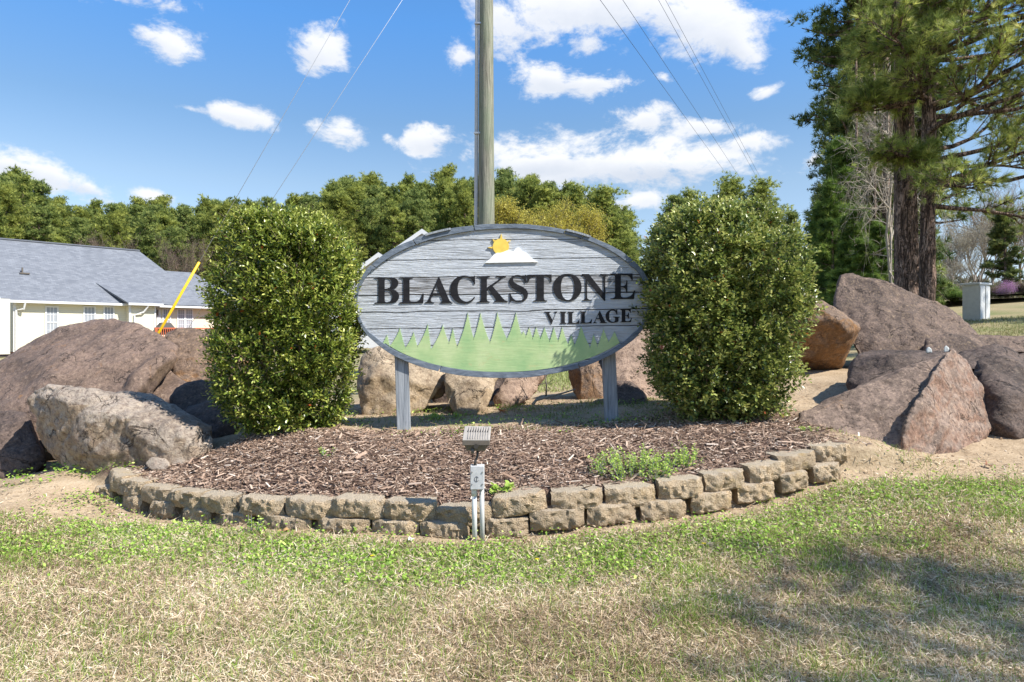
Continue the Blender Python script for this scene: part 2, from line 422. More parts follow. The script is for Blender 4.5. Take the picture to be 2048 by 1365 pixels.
M['rockL']=m_rock('rock_brown_smooth',(0.181,0.122,0.090),(0.206,0.138,0.090),(0.361,0.181,0.065),(0.073,0.050,0.038),(.37,.28,.2),-.25,.2,.02)
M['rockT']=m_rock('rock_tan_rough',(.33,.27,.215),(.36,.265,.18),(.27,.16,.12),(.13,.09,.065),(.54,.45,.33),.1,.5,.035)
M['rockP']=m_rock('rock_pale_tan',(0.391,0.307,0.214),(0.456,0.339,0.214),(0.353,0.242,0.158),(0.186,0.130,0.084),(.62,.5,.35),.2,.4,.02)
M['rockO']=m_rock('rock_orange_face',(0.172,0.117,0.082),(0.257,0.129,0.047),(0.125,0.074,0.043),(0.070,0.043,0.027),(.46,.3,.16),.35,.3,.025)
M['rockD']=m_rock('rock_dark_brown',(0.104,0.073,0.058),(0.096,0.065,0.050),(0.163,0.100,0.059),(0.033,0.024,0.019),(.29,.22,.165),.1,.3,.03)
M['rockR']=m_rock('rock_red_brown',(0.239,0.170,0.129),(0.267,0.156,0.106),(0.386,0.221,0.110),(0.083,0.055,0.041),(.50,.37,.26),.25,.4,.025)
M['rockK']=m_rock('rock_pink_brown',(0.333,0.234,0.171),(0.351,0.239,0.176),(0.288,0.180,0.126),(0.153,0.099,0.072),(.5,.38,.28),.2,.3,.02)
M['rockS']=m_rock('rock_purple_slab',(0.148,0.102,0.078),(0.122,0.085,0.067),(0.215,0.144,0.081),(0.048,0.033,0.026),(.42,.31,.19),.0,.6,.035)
M['rockW']=m_plain('pale_pebble',(.5,.52,.5),.7,.3,.2,60)

# ------------------------------------------------------------------ terrain heights
def mq_fit(pts, c):
    a=np.array(pts,float); xy=a[:,:2]; z=a[:,2]
    d=np.sqrt(((xy[:,None]-xy[None])**2).sum(2)+c*c); n=len(a)
    A=np.zeros((n+1,n+1)); A[:n,:n]=d; A[:n,n]=1; A[n,:n]=1
    w=np.linalg.solve(A,np.append(z,0))
    def f(x,y):
        x=np.asarray(x,float); y=np.asarray(y,float); sh=x.shape; x=x.ravel(); y=y.ravel(); r=np.full(len(x),w[n])
        for (px,py),wi in zip(xy,w[:n]): r+=wi*np.sqrt((x-px)**2+(y-py)**2+c*c)
        return r.reshape(sh)
    return f
def Q(px,py,Y): p=P(px,py,Y); return (p.x,p.y,p.z)
out_pts=[(-4,1,0),(0,1,0),(4,1,.04),(-3,2.3,0),(0,2.3,0),(2,2.3,.02),(-3,3.4,0),(-1.5,3.3,.0),(0,3.2,.0),(1.5,3.2,.03),(2.6,3.4,.12),
 Q(207,1003,4.6),Q(390,1044,4.2),Q(560,1056,3.95),Q(880,1074,3.75),Q(1120,1064,3.77),Q(1330,1040,3.9),Q(1515,1013,4.1),Q(1660,957,4.4),
 Q(1900,918,4.75),Q(2048,905,4.9),Q(2048,965,4.3),Q(0,965,5.1),Q(100,955,4.9),(-5,5.5,.02),(-6,3,-.02),(6,3,.4),(5,6,.55),
 (-1,5.5,.2),(0,6,.25),(1.5,6,.35),Q(1115,790,8),Q(1115,740,14),(-4,9,.05),(-8,12,-.05),Q(1620,740,8.5),Q(1990,700,11),Q(1990,662,15),Q(1960,640,19),Q(1990,606,30),
 (25,33,2.9),(14,45,3.0),(40,40,3.3),(30,10,2.2),(12,8,1.3),(5,25,1.0),(0,25,.35),(-10,25,-.1),(-24,34,-.4),(-36,48,-.55),(-20,60,-.5),(0,50,.2),(10,60,1.2),
 (-60,60,-.5),(0,100,.2),(-60,120,.0),(60,100,3),(200,200,4),(-200,200,0),(0,400,1),(-300,-50,0),(300,-50,3),(0,-20,.0),(10,-10,.5),(-15,0,-.1)]
h_out=mq_fit(out_pts,.8)
UP=[(192,257,945,945,4.75),(208,294,962,960,4.55),(256,352,976,973,4.4),(322,410,985,981,4.25),(382,475,993,990,4.13),(463,567,999,997,4.0),
 (558,665,1002,1001,3.9),(658,767,1000,1000,3.83),(762,873,1005,1006,3.78),(871,989,1018,1012,3.74),(985,1096,1000,984,3.74),(1104,1212,985,981,3.8),
 (1212,1318,978,975,3.87),(1319,1415,964,959,3.95),(1409,1503,948,943,4.05),(1498,1586,932,926,4.17),(1554,1652,912,906,4.3),(1625,1710,894,890,4.42)]
LOW=[(181,229,975,4.66),(229,287,992,4.5),(287,350,1004,4.33),(350,424,1018,4.2),(426,506,1028,4.06),(507,622,1036,3.92),(623,738,1040,3.83),(738,836,1043,3.78),
 (836,940,1047,3.72),(971,1059,1040,3.72),(1062,1174,1022,3.74),(1176,1280,1012,3.82),(1282,1382,1004,3.89),(1384,1473,988,3.98),(1475,1562,969,4.1),(1562,1627,949,4.2),(1627,1690,932,4.32)]
wc=[]
for (x0,x1,ya,yb,Y) in UP:
    wc.append(P((x0+x1)/2,(ya+yb)/2,Y))
WX=np.array([p.x for p in wc]); WY=np.array([p.y for p in wc]); WZ=np.array([p.z for p in wc])
in_pts=[(p.x,p.y+.1,p.z-.012) for p in wc]+[Q(805,868,5.2),Q(1225,848,5.45),Q(500,888,4.95),Q(420,915,4.9),Q(720,835,6.1),Q(930,828,6.1),Q(1200,808,6.4),Q(1500,815,5.8),Q(1620,838,5.3),Q(1650,878,4.65),
 Q(950,905,4.55),Q(700,915,4.5),Q(1250,885,4.7),Q(1450,880,4.65),Q(1620,740,8.5),Q(1115,790,8),(-3,6.5,.3),(-1,9,.4),(1.5,9,.55),(0,12,.4),(-4,12,0),(5,12,.9),(4,7,.62),(-5,6,.1)]
h_in=mq_fit(in_pts,.35)
def wall_y(x): return np.interp(x,WX,WY)
def inside(x,y):
    s=sstep(y-wall_y(x),.05,.12)
    l=sstep(x+.35*(y-4.6),-2.93,-2.8); r=1-sstep(x,2.1,3.2)*1.0
    r=np.where(x>2.1,1-sstep(x,2.1,3.2),1)
    return s*l*r*(1-sstep(y,7.5,11))
def height(x,y):
    x=np.asarray(x,float); y=np.asarray(y,float)
    m=inside(x,y); ho=h_out(x,y)
    z=ho*(1-m)+h_in(x,y)*m
    return z
def hz(x,y): return float(height(np.array([x]),np.array([y]))[0])
def on(px,py,Y):
    """point of pixel column px at depth Y set down on the ground"""
    p=P(px,py,Y); p.z=hz(p.x,p.y); return p

# cover weights: mulch, dirt, green, shade grass
def cover(x,y):
    """returns mulch, dirt, green weights; the rest is dead lawn"""
    m=inside(x,y); d=y-wall_y(x); nz=n2(x,y,1.3,4,3); nf=n2(x,y,5,3,9)
    back=5.42+.14*x+.25*(nz-.5)
    mul=m*(1-sstep(y-back,-.12,.12))*(1-sstep(x,1.9+.5*(nz-.5),2.5))
    dirt_in=m*(1-mul)
    # bare soil along the foot of the wall and left and right of it
    foot=sstep(d,-.19+.18*(nz-.5)-.06*sstep(-x,1.2,2.6),-.07+.1*(nf-.5)-.06*sstep(-x,1.2,2.6))*(1-m)
    leftd=sstep(-x,2.0,2.5)*sstep(y,3.98+.6*(nz-.5),4.3)*(1-m)*(y<7)
    rightd=sstep(x,1.9,2.3)*sstep(y,4.38+.05*(x-2)+.4*(nz-.5),4.6)*(y<9)
    dirt=np.clip(np.maximum.reduce([dirt_in,foot,leftd,rightd]),0,1)
    far=sstep(y,8,11); dirt=dirt*(1-far)
    g=np.exp(-((d+.36)/.26)**2)*sstep(x,-3.6,-2.6+.0*x)*(1-.25*sstep(x,.2,1.2))
    g=np.maximum(g, .9*np.exp(-((y-3.72-.0*x)/.28)**2)*sstep(-x,1.0,2.0))
    g=np.maximum(g, .55*np.exp(-((y-4.0-.06*(x-2))/.25)**2)*sstep(x,1.4,2.0))
    patch=sstep(n2(x,y,1.1,3,21),.55,.72)*.6+sstep(n2(x,y,3.1,2,5),.6,.8)*.35
    g=np.clip(np.maximum(g*(.65+.7*nf),patch),0,1)*(1-dirt*.75)
    return mul,dirt,g

M['ground']=None
k=NT('ground_soil_and_lawn'); p=k.geo('Position'); att=k.n('ShaderNodeVertexColor',layer_name='col').outputs[0]
s3=k.n('ShaderNodeSeparateColor'); k.l(att,s3.inputs[0]); mul,dr,gr=s3.outputs[0],s3.outputs[1],s3.outputs[2]
nb=k.noise(p,3,6,.6); nf=k.noise(p,55,6,.7); nx=k.noise(p,240,3,.7)
lawn=k.ramp(nf,[(.3,(.15,.11,.06)),(.5,(.33,.26,.15)),(.72,(.47,.39,.25))])
farn=k.noise(p,9,6,.75); farg=k.noise(p,.35,5,.7)
green=k.ramp(nf,[(.3,(.05,.08,.02)),(.55,(.12,.17,.045)),(.75,(.22,.27,.08))])
soil=k.ramp(k.math('ADD',k.math('MULTIPLY',nf,.6),k.math('MULTIPLY',nb,.4)),[(.3,(.19,.125,.075)),(.48,(.37,.275,.175)),(.62,(.48,.37,.25)),(.8,(.6,.49,.36))])
mulc=k.ramp(nf,[(.3,(.04,.025,.02)),(.55,(.11,.07,.055)),(.75,(.2,.13,.105))])
lawn=k.mix(k.math('MULTIPLY_ADD',k.math('ADD',k.math('MULTIPLY',farg,.6),k.math('MULTIPLY',farn,.4)),5,-2.3,clamp=True),lawn,k.mix(.55,lawn,green))
c=k.mix(gr,lawn,green); c=k.mix(dr,c,soil); c=k.mix(mul,c,mulc)
M['ground']=k.done(c,.95,k.bump(k.math('ADD',nf,k.math('MULTIPLY',nx,.4)),.7,.012),.15)

def axis(core0,core1,step,lo,hi,g=1.09):
    a=list(np.arange(core0,core1+1e-6,step)); s_=step; v=core1
    while v<hi: s_*=g; v+=s_; a.append(v)
    s_=step; v=core0; b=[]
    while v>lo: s_*=g; v-=s_; b.append(v)
    return np.array(b[::-1]+a)
gx=axis(-3.4,3.6,.028,-500,500); gy=axis(2.0,6.6,.028,-60,900)
XX,YY=np.meshgrid(gx,gy); x=XX.ravel(); y=YY.ravel(); z=height(x,y)
near=(np.abs(x)<8)&(y<12)
mu,di,gg=cover(x,y)
z=z+np.where(near,(n2(x,y,2.2,3,4)-.5)*.02+(n2(x,y,11,2,14)-.5)*.015*(.4+di),0)
nxg=len(gx); nyg=len(gy)
ii=(np.arange(nyg-1)[:,None]*nxg+np.arange(nxg-1)[None]).ravel()
g=Geo(); g.add(np.stack([x,y,z],1),np.stack([ii,ii+1,ii+1+nxg,ii+nxg],1),np.stack([mu,di,gg],1))
ground=g.build('ground',M['ground'],smooth=True); tag(ground,kind='structure')

exec_parts=[]
# ------------------------------------------------------------------ boulders
def finish_mesh(bm_or_obj, name, mat, label, cat, vox, smooth_it, amp, rough, seed, facets=34):
    o=bm_or_obj
    r=o.modifiers.new('r','REMESH'); r.mode='VOXEL'; r.voxel_size=vox
    s_=o.modifiers.new('s','SMOOTH'); s_.factor=.5; s_.iterations=max(1,smooth_it//2)
    dg=bpy.context.evaluated_depsgraph_get(); dg.update()
    me=bpy.data.meshes.new_from_object(o.evaluated_get(dg)); o.modifiers.clear()
    n=len(me.vertices); v=np.zeros(n*3,np.float32); me.vertices.foreach_get('co',v); v=v.reshape(-1,3)
    nn=np.zeros(n*3,np.float32); me.vertices.foreach_get('normal',nn); nn=nn.reshape(-1,3)
    rg_=np.random.default_rng(seed); cen=v.mean(0); size=np.ptp(v,axis=0).mean()
    # fracture planes knock corners off into flat faces
    for q_ in range(facets):
        nv=rg_.normal(size=3); nv/=np.linalg.norm(nv); s_d=(v-cen)@nv; lim=s_d.max()*rg_.uniform(.90,.985)
        over=np.clip(s_d-lim,0,None); v=v-nv*(over*.93)[:,None]
    # stepped ledges and spalls
    st=fbm(v*[1,1,1.7],2.6,2,seed+21)*7; stp=np.floor(st)+sstep(st-np.floor(st),.42,.58); s2=fbm(v*[1.4,1,1],6.5,2,seed+22)*6; st2=np.floor(s2)+sstep(s2-np.floor(s2),.38,.62)
    led=(stp-st.mean())*.22+(st2-s2.mean())*.10
    d=.35*rough+(fbm(v,1.7,2,seed)-.5)*2*amp*.5+(fbm(v*[1,1,1.5],6.5,3,seed+5)-.5)*2*rough*.8+np.clip(led,-1,1)*rough*2.2
    rd=1-np.abs(fbm(v,3.1,3,seed+9)-.5)*9; d=d-np.clip(rd,0,1)**2*rough*.75
    fl=vnoise(v*13,seed+2); d=d+np.where(fl>.62,-rough*.35*(fl-.62)/.38,0)
    d=d+(vnoise(v*34,seed+3)-.5)*rough*.55+(vnoise(v*17,seed+6)-.5)*rough*.6
    v=v+nn*d[:,None]; me.vertices.foreach_set('co',v.astype(np.float32).ravel()); me.update()
    me.materials.clear(); me.materials.append(mat)
    me.polygons.foreach_set('use_smooth',[True]*len(me.polygons))
    me.name=name; old=o.data; o.data=me; bpy.data.meshes.remove(old)
    o.name=name
    tag(o,label,cat)
    return o
def boulder(label, mat, front, depth=.8, bs=.75, vox=.035, sm=5, amp=.03, rough=.02, extra=(), seed=1, dz=0, name='boulder', cat='boulder', group='boulders of the entrance rockery', dY=0.0, facets=34, more=()):
    front=[(a_,b_,c_+dY) for a_,b_,c_ in front]; extra=[(a_,b_,c_+dY) for a_,b_,c_ in extra]
    bm=bmesh.new()
    for fr_ in [front]+[[(a_,b_,c_+dY) for a_,b_,c_ in m_] for m_ in more]:
        pts=[P(*f) for f in fr_]; c=sum(pts,Vector())/len(pts)
        back=[c+(p-c)*bs+Vector((depth*c.x/c.y,depth,dz)) for p in pts]
        vs=[bm.verts.new(p) for p in pts+back+([P(*e) for e in extra] if fr_ is front else [])]
        r=bmesh.ops.convex_hull(bm,input=vs)
        bmesh.ops.delete(bm,geom=list({e for e in r['geom_interior'] if isinstance(e,bmesh.types.BMVert)}),context='VERTS')
    bmesh.ops.recalc_face_normals(bm,faces=bm.faces)
    me=bpy.data.meshes.new(name); bm.to_mesh(me); bm.free()
    o=link(bpy.data.objects.new(name,me))
    o=finish_mesh(o,name,mat,label,cat,vox,sm,amp,rough,seed,facets)
    if group: o['group']=group
    return o
boulder('huge domed brown boulder at the far left in front of the cream house',M['rockL'],
 [(-90,800,6.6),(-20,735,6.9),(50,690,7.1),(120,655,7.2),(200,636,7.2),(262,636,7.1),(315,662,6.9),(356,690,6.6),(350,715,6.5),(325,760,6.35),(296,800,6.2),(250,850,6.0),(100,900,5.9),(-90,900,6.0)],
 1.3,.8,.04,7,.05,.014,[(150,730,6.45),(60,770,6.2),(250,720,6.4)],11,facets=14,more=[[(250,800,6.1),(262,745,6.2),(320,712,6.3),(352,700,6.45),(340,740,6.35),(300,798,6.15),(270,830,6.0)]])
boulder('long rough tan boulder lying slanted at the left end of the block wall',M['rockT'],
 [(48,818,5.25),(58,778,5.2),(88,768,5.15),(230,790,5.1),(310,812,5.12),(372,842,5.1),(425,878,5.0),(452,902,4.9),(400,935,4.85),(300,950,4.86),(190,960,4.98),(140,958,5.1),(105,925,5.15),(72,868,5.2)],
 .62,.8,.022,4,.025,.024,[(300,850,4.85),(130,800,5.02),(440,866,5.4),(330,806,5.6),(120,785,5.6)],23)
boulder('dark boulder cut by the left edge, left of the slanted tan boulder',M['rockD'],
 [(-90,835,5.75),(0,824,5.75),(55,828,5.7),(78,872,5.6),(98,925,5.5),(100,965,5.4),(0,975,5.3),(-90,970,5.3)],.7,.8,.03,5,.03,.015,[(0,880,5.45)],5)
boulder('flat-topped boulder with an orange face left of the left shrub',M['rockO'],
 [(322,664,7.7),(372,657,7.8),(445,662,7.8),(500,690,7.6),(500,800,7.3),(400,830,7.2),(350,780,7.3),(325,710,7.5)],.9,.85,.035,3,.04,.03,[],31)
boulder('grey-brown wedge boulder leaning under the huge domed boulder',M['rockL'],
 [(300,740,6.7),(335,732,6.8),(375,768,6.6),(392,790,6.5),(360,850,6.1),(300,870,6.0),(255,830,6.2)],.5,.8,.03,4,.02,.012,[],37)
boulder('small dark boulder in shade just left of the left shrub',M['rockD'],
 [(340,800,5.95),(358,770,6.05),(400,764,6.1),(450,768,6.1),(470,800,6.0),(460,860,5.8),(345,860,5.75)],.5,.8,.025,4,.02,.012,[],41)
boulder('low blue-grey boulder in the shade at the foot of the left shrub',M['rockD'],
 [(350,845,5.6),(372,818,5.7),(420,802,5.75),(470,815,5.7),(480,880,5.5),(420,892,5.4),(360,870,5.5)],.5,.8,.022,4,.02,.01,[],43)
boulder('fist-sized tan stone on the mulch near the left end of the wall',M['rockT'],
 [(292,928,4.78),(303,916,4.8),(332,918,4.82),(343,931,4.78),(330,944,4.74),(298,944,4.74)],.12,.8,.01,3,.008,.006,[],47,name='stone',cat='stone',group=None)
boulder('broad pale tan boulder behind the left post of the sign',M['rockP'],
 [(722,720,6.3),(745,690,6.4),(800,680,6.4),(872,700,6.4),(893,745,6.2),(880,780,6.05),(852,822,5.98),(770,858,5.95),(728,850,6.0),(718,780,6.15)],.55,.75,.026,4,.03,.022,[(800,760,6.0),(740,740,6.05)],53,dY=.3,facets=12,more=[[(850,700,6.35),(893,716,6.4),(905,760,6.35),(880,800,6.2),(856,790,6.15),(845,745,6.15)]])
boulder('wedge boulder with a grey broken facet under the middle of the sign',M['rockP'],
 [(888,750,6.15),(905,725,6.3),(960,715,6.4),(1000,745,6.3),(985,790,6.1),(968,835,5.98),(925,845,5.95),(905,822,6.0),(890,790,6.1)],.5,.6,.022,3,.02,.014,[(925,800,5.93),(965,780,5.98)],59,dY=.12,facets=10,more=[[(905,790,5.98),(925,762,6.05),(960,758,6.05),(968,800,5.95),(955,838,5.88),(912,830,5.9)]])
boulder('added dark rock standing in for the shade between the pale boulders beneath the sign',M['rockD'],  # added filler rock, coloured dark so the gap reads as shaded
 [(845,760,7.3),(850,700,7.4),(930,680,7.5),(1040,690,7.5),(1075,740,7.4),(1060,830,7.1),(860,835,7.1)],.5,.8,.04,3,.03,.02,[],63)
boulder('brown boulder leaning right beneath the middle of the sign',M['rockK'],
 [(975,815,6.35),(1000,770,6.45),(1030,720,6.6),(1090,700,6.8),(1110,722,6.8),(1078,775,6.6),(1060,798,6.5),(1020,818,6.3)],.45,.7,.024,3,.02,.018,[(1000,800,6.28)],61,dY=.12)
boulder('squat brown boulder with a dark left side beneath the right half of the sign',M['rockO'],
 [(1140,770,6.9),(1128,720,7.0),(1165,690,7.1),(1225,700,7.0),(1235,765,6.8),(1222,825,6.5),(1165,825,6.5)],.5,.8,.024,4,.03,.016,[(1165,740,6.6)],67,dY=.3)
boulder('large pinkish boulder standing between the sign and the right shrub',M['rockK'],
 [(1218,720,7.0),(1225,640,7.2),(1300,600,7.3),(1400,620,7.3),(1420,780,6.9),(1380,835,6.6),(1270,830,6.6),(1222,790,6.8)],.7,.8,.03,5,.03,.012,[],71)
boulder('low dark stone on the ground behind the right post of the sign',M['rockD'],
 [(1205,790,6.4),(1222,765,6.5),(1262,766,6.5),(1295,795,6.4),(1290,830,6.2),(1215,830,6.2)],.35,.8,.02,4,.015,.01,[],73)
boulder('boulder with an overhanging orange face just right of the right shrub',M['rockO'],
 [(1540,640,8.0),(1600,585,8.1),(1650,602,8.0),(1695,630,7.9),(1722,650,7.8),(1716,668,7.8),(1695,705,8.2),(1680,745,8.5),(1600,750,8.5),(1545,740,8.4)],.7,.8,.03,3,.03,.014,[(1640,625,7.75),(1722,655,8.4)],79)
boulder('great leaning slab boulder with a dark skin in front of the pine trunks',M['rockS'],
 [(1664,575,9.0),(1672,552,9.1),(1695,542,9.1),(1745,552,9.1),(1810,578,9.0),(1875,602,8.9),(1930,640,8.8),(1988,692,8.6),(2010,725,8.4),(1880,760,8.1),(1745,745,8.2),(1712,715,8.3),(1690,660,8.6),(1668,615,8.9)],.7,.85,.035,4,.03,.022,[(1800,640,8.5)],83)
boulder('long low ledge of dark rock behind the red-brown boulder at the right edge',M['rockS'],
 [(1849,704,7.7),(1853,679,7.8),(1885,672,7.8),(1990,679,7.8),(2110,675,7.8),(2110,704,7.6),(1950,709,7.6),(1860,709,7.6)],1.0,.95,.022,1,.02,.016,[],89,facets=0,
 more=[[(1862,722,7.9),(1858,700,8.0),(2110,700,8.0),(2110,750,7.9),(1870,750,7.9)]])
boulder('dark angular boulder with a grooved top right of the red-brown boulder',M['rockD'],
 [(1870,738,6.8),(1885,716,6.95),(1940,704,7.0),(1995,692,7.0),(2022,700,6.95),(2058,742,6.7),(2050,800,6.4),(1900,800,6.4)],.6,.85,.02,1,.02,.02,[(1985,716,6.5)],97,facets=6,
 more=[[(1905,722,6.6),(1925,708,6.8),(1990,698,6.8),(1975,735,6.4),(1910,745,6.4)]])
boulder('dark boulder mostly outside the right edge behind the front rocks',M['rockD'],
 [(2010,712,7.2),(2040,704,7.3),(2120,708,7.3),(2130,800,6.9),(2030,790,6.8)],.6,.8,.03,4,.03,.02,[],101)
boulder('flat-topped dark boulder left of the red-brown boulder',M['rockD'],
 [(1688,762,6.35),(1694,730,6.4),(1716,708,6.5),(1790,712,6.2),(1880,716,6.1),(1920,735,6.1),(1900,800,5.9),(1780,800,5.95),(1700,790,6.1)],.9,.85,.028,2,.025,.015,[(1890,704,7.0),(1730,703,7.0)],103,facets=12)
boulder('red-brown boulder with a sharp peak and lit triangular face right of the wall',M['rockR'],
 [(1592,850,5.1),(1598,828,5.2),(1640,805,5.35),(1700,794,5.4),(1775,776,5.36),(1838,748,5.3),(1890,708,5.32),(1900,850,4.95),(1860,925,4.74),(1800,905,4.72),(1740,900,4.82),(1650,882,5.12),(1830,800,4.98)],.5,.7,.018,1,.014,.014,[],107,facets=0,
 more=[[(1902,695,5.30),(1930,716,5.42),(1962,768,5.5),(1990,828,5.45),(1982,860,5.3),(1932,928,4.98),(1860,930,4.78),(1800,915,4.70),(1808,850,4.72),(1845,780,4.92),(1876,728,5.15)]])
boulder('coarse dark boulder cut by the right edge, right of the red-brown boulder',M['rockD'],
 [(1935,765,5.75),(1948,722,5.85),(1992,709,5.9),(2035,724,5.8),(2110,775,5.6),(2120,930,5.1),(2010,915,5.1),(1960,880,5.3)],.7,.8,.024,3,.03,.024,[(2010,790,5.35)],109)
for (px,py,Y,s_,lb) in ((1858,700,5.5,.05,'small pale pebble lying left of the peak of the red-brown boulder'),(1893,697,5.4,.045,'small pale pebble on the peak of the red-brown boulder')):
    boulder(lb,M['rockW'],[(px-6,py+8,Y),(px-5,py-2,Y),(px-1,py-6,Y),(px+5,py-1,Y),(px+6,py+7,Y)],.06,.7,.006,1,.004,.003,[],int(px),name='pebble',cat='stone',group=None)

# ------------------------------------------------------------------ retaining wall
wall=empty('retaining_wall',(0,3.8,0)); tag(wall,'curved low retaining wall of two courses of split-face concrete blocks around the mulch bed','wall')
rng=np.random.default_rng(5)
def block_mesh(w,h,d,seed,cuts=13):
    bm=bmesh.new(); bmesh.ops.create_cube(bm,size=1)
    for ax,ct in ((0,27),(2,10),(1,4)):
        es=[e for e in bm.edges if abs((e.verts[0].co-e.verts[1].co)[ax])>1e-4]
        bmesh.ops.subdivide_edges(bm,edges=es,cuts=ct,use_grid_fill=True)
    v=np.array([p.co for p in bm.verts],float)          # x -.5..5, y -.5 front, z
    u=v[:,0]*2; t=v[:,1]+.5
    x_=v[:,0]*w*(1-.30*t); front=np.clip(1-t*1.0,0,1)
    yy=t*d+ np.clip(np.abs(u)-.62,0,1)*.62*w*.5*(t<.04) 
    zz=v[:,2]*h
    # bowed, broken front
    q=np.stack([x_,yy,zz],1)+seed*3.7
    fr=(t<.12)*1.0
    disp=(fbm(q,11,2,seed)-.5)*.03+(fbm(q,34,2,seed+1)-.5)*.03+(vnoise(q*75,seed+2)-.5)*.016
    edge=np.maximum(np.abs(v[:,2])*2,0)
    yy=yy-fr*(disp+.008*(1-edge**2)*1.0-.008*(edge>.97))
    zz=zz+(1-fr)*(vnoise(q*60,seed+4)-.5)*.004*(v[:,2]>.49)+fr*(vnoise(q*40,seed+6)-.5)*.010*np.sign(v[:,2])*(edge>.95)
    side=(np.abs(u)>.97)*1.0; x_=x_+(vnoise(q*30,seed+5)-.5)*.012*side*fr
    for p,a,b,c in zip(bm.verts,x_,yy,zz): p.co=(a,b,c)
    me=bpy.data.meshes.new('concrete_block'); bm.to_mesh(me); bm.free(); me.materials.append(M['block'])
    me.polygons.foreach_set('use_smooth',[True]*len(me.polygons))
    try: me.set_sharp_from_angle(angle=R(42))
    except Exception: pass
    return me
def put_block(x0,x1,ya,yb,Y,course,seed,tan):
    a=P(x0,ya,Y); b=P(x1,yb,Y); c=(a+b)/2
    w=abs(b.x-a.x)/max(.5,abs(tan.x))*.985
    me=block_mesh(w,.108,.21,seed)
    o=link(bpy.data.objects.new('concrete_block',me),wall)
    X=Vector((tan.x,tan.y,0)).normalized(); Z=Vector((0,0,1)); pitch=math.atan2((b.z-a.z),w)
    ang=math.atan2(X.y,X.x)+float(rng.uniform(-.05,.05))
    o.matrix_parent_inverse=Matrix.Translation(-wall.location)
    o.location=(c.x,Y,c.z-.054); o.rotation_euler=(float(rng.uniform(-.02,.02)),-pitch,ang)
    return o
def tangent(X):
    e=.25; return Vector((2*e,float(wall_y(X+e)-wall_y(X-e)),0)).normalized()
for i,(x0,x1,ya,yb,Y) in enumerate(UP):
    c=P((x0+x1)/2,ya,Y); t=tangent(c.x)
    if i==0: t=Vector((.5,-.85,0)).normalized()
    put_block(x0,x1,ya,yb,Y,'u',i+1,t)
for i,(x0,x1,ya,Y) in enumerate(LOW):
    c=P((x0+x1)/2,ya,Y); t=tangent(c.x)
    put_block(x0,x1,ya+1,ya-1 if x0<1500 else ya-4,Y,'l',i+40,t)

# ------------------------------------------------------------------ the sign
YAW=math.atan2(.17,2.2)
SC=Vector((P(1007,602,5.42).x,5.42,P(1007,602,5.42).z))
sign=empty('village_sign',SC,YAW); tag(sign,'oval weathered wooden entrance sign on two posts reading BLACKSTONE VILLAGE','sign')
cy,sy=math.cos(YAW),math.sin(YAW)
def SL(px,py,n=0.0):
    """photo pixel to sign-plane coordinates (u right, v up) on the face n metres in front"""
    ox,oy=SC.x+sy*n,SC.y-cy*n
    q=(px-1024)/F; u=(q*oy-ox)/(cy-q*sy); Y=oy+u*sy
    return (u, CH-(py-HZ)/F*Y-SC.z)
def flat(name,loops,depth,n,mat,parent=sign,bev=0.0):
    """closed outlines (even-odd holes) in the sign plane, face at n metres in front, depth thick"""
    cu=bpy.data.curves.new(name,'CURVE'); cu.dimensions='2D'; cu.fill_mode='BOTH'; cu.extrude=depth/2
    if bev: cu.bevel_depth=bev; cu.bevel_resolution=1; cu.offset=-bev
    for lp in loops:
        sp=cu.splines.new('POLY'); sp.points.add(len(lp)-1); sp.use_cyclic_u=True
        for p_,(u,v) in zip(sp.points,lp): p_.co=(u,v,0,1)
    o=bpy.data.objects.new(name,cu); COL.objects.link(o)
    dg=bpy.context.evaluated_depsgraph_get(); dg.update()
    me=bpy.data.meshes.new_from_object(o.evaluated_get(dg)); bpy.data.objects.remove(o); bpy.data.curves.remove(cu)
    me.name=name; me.transform(Matrix.Translation((0,-n+depth/2,0))@Matrix.Rotation(R(90),4,'X'))
    me.materials.clear(); me.materials.append(mat)
    return link(bpy.data.objects.new(name,me),parent)
def ell(cx,cyy,a,b,n=160,t0=0,t1=2*math.pi):
    return [(cx+a*math.cos(t0+(t1-t0)*i/n),cyy-b*math.sin(t0+(t1-t0)*i/n)) for i in range(n)]
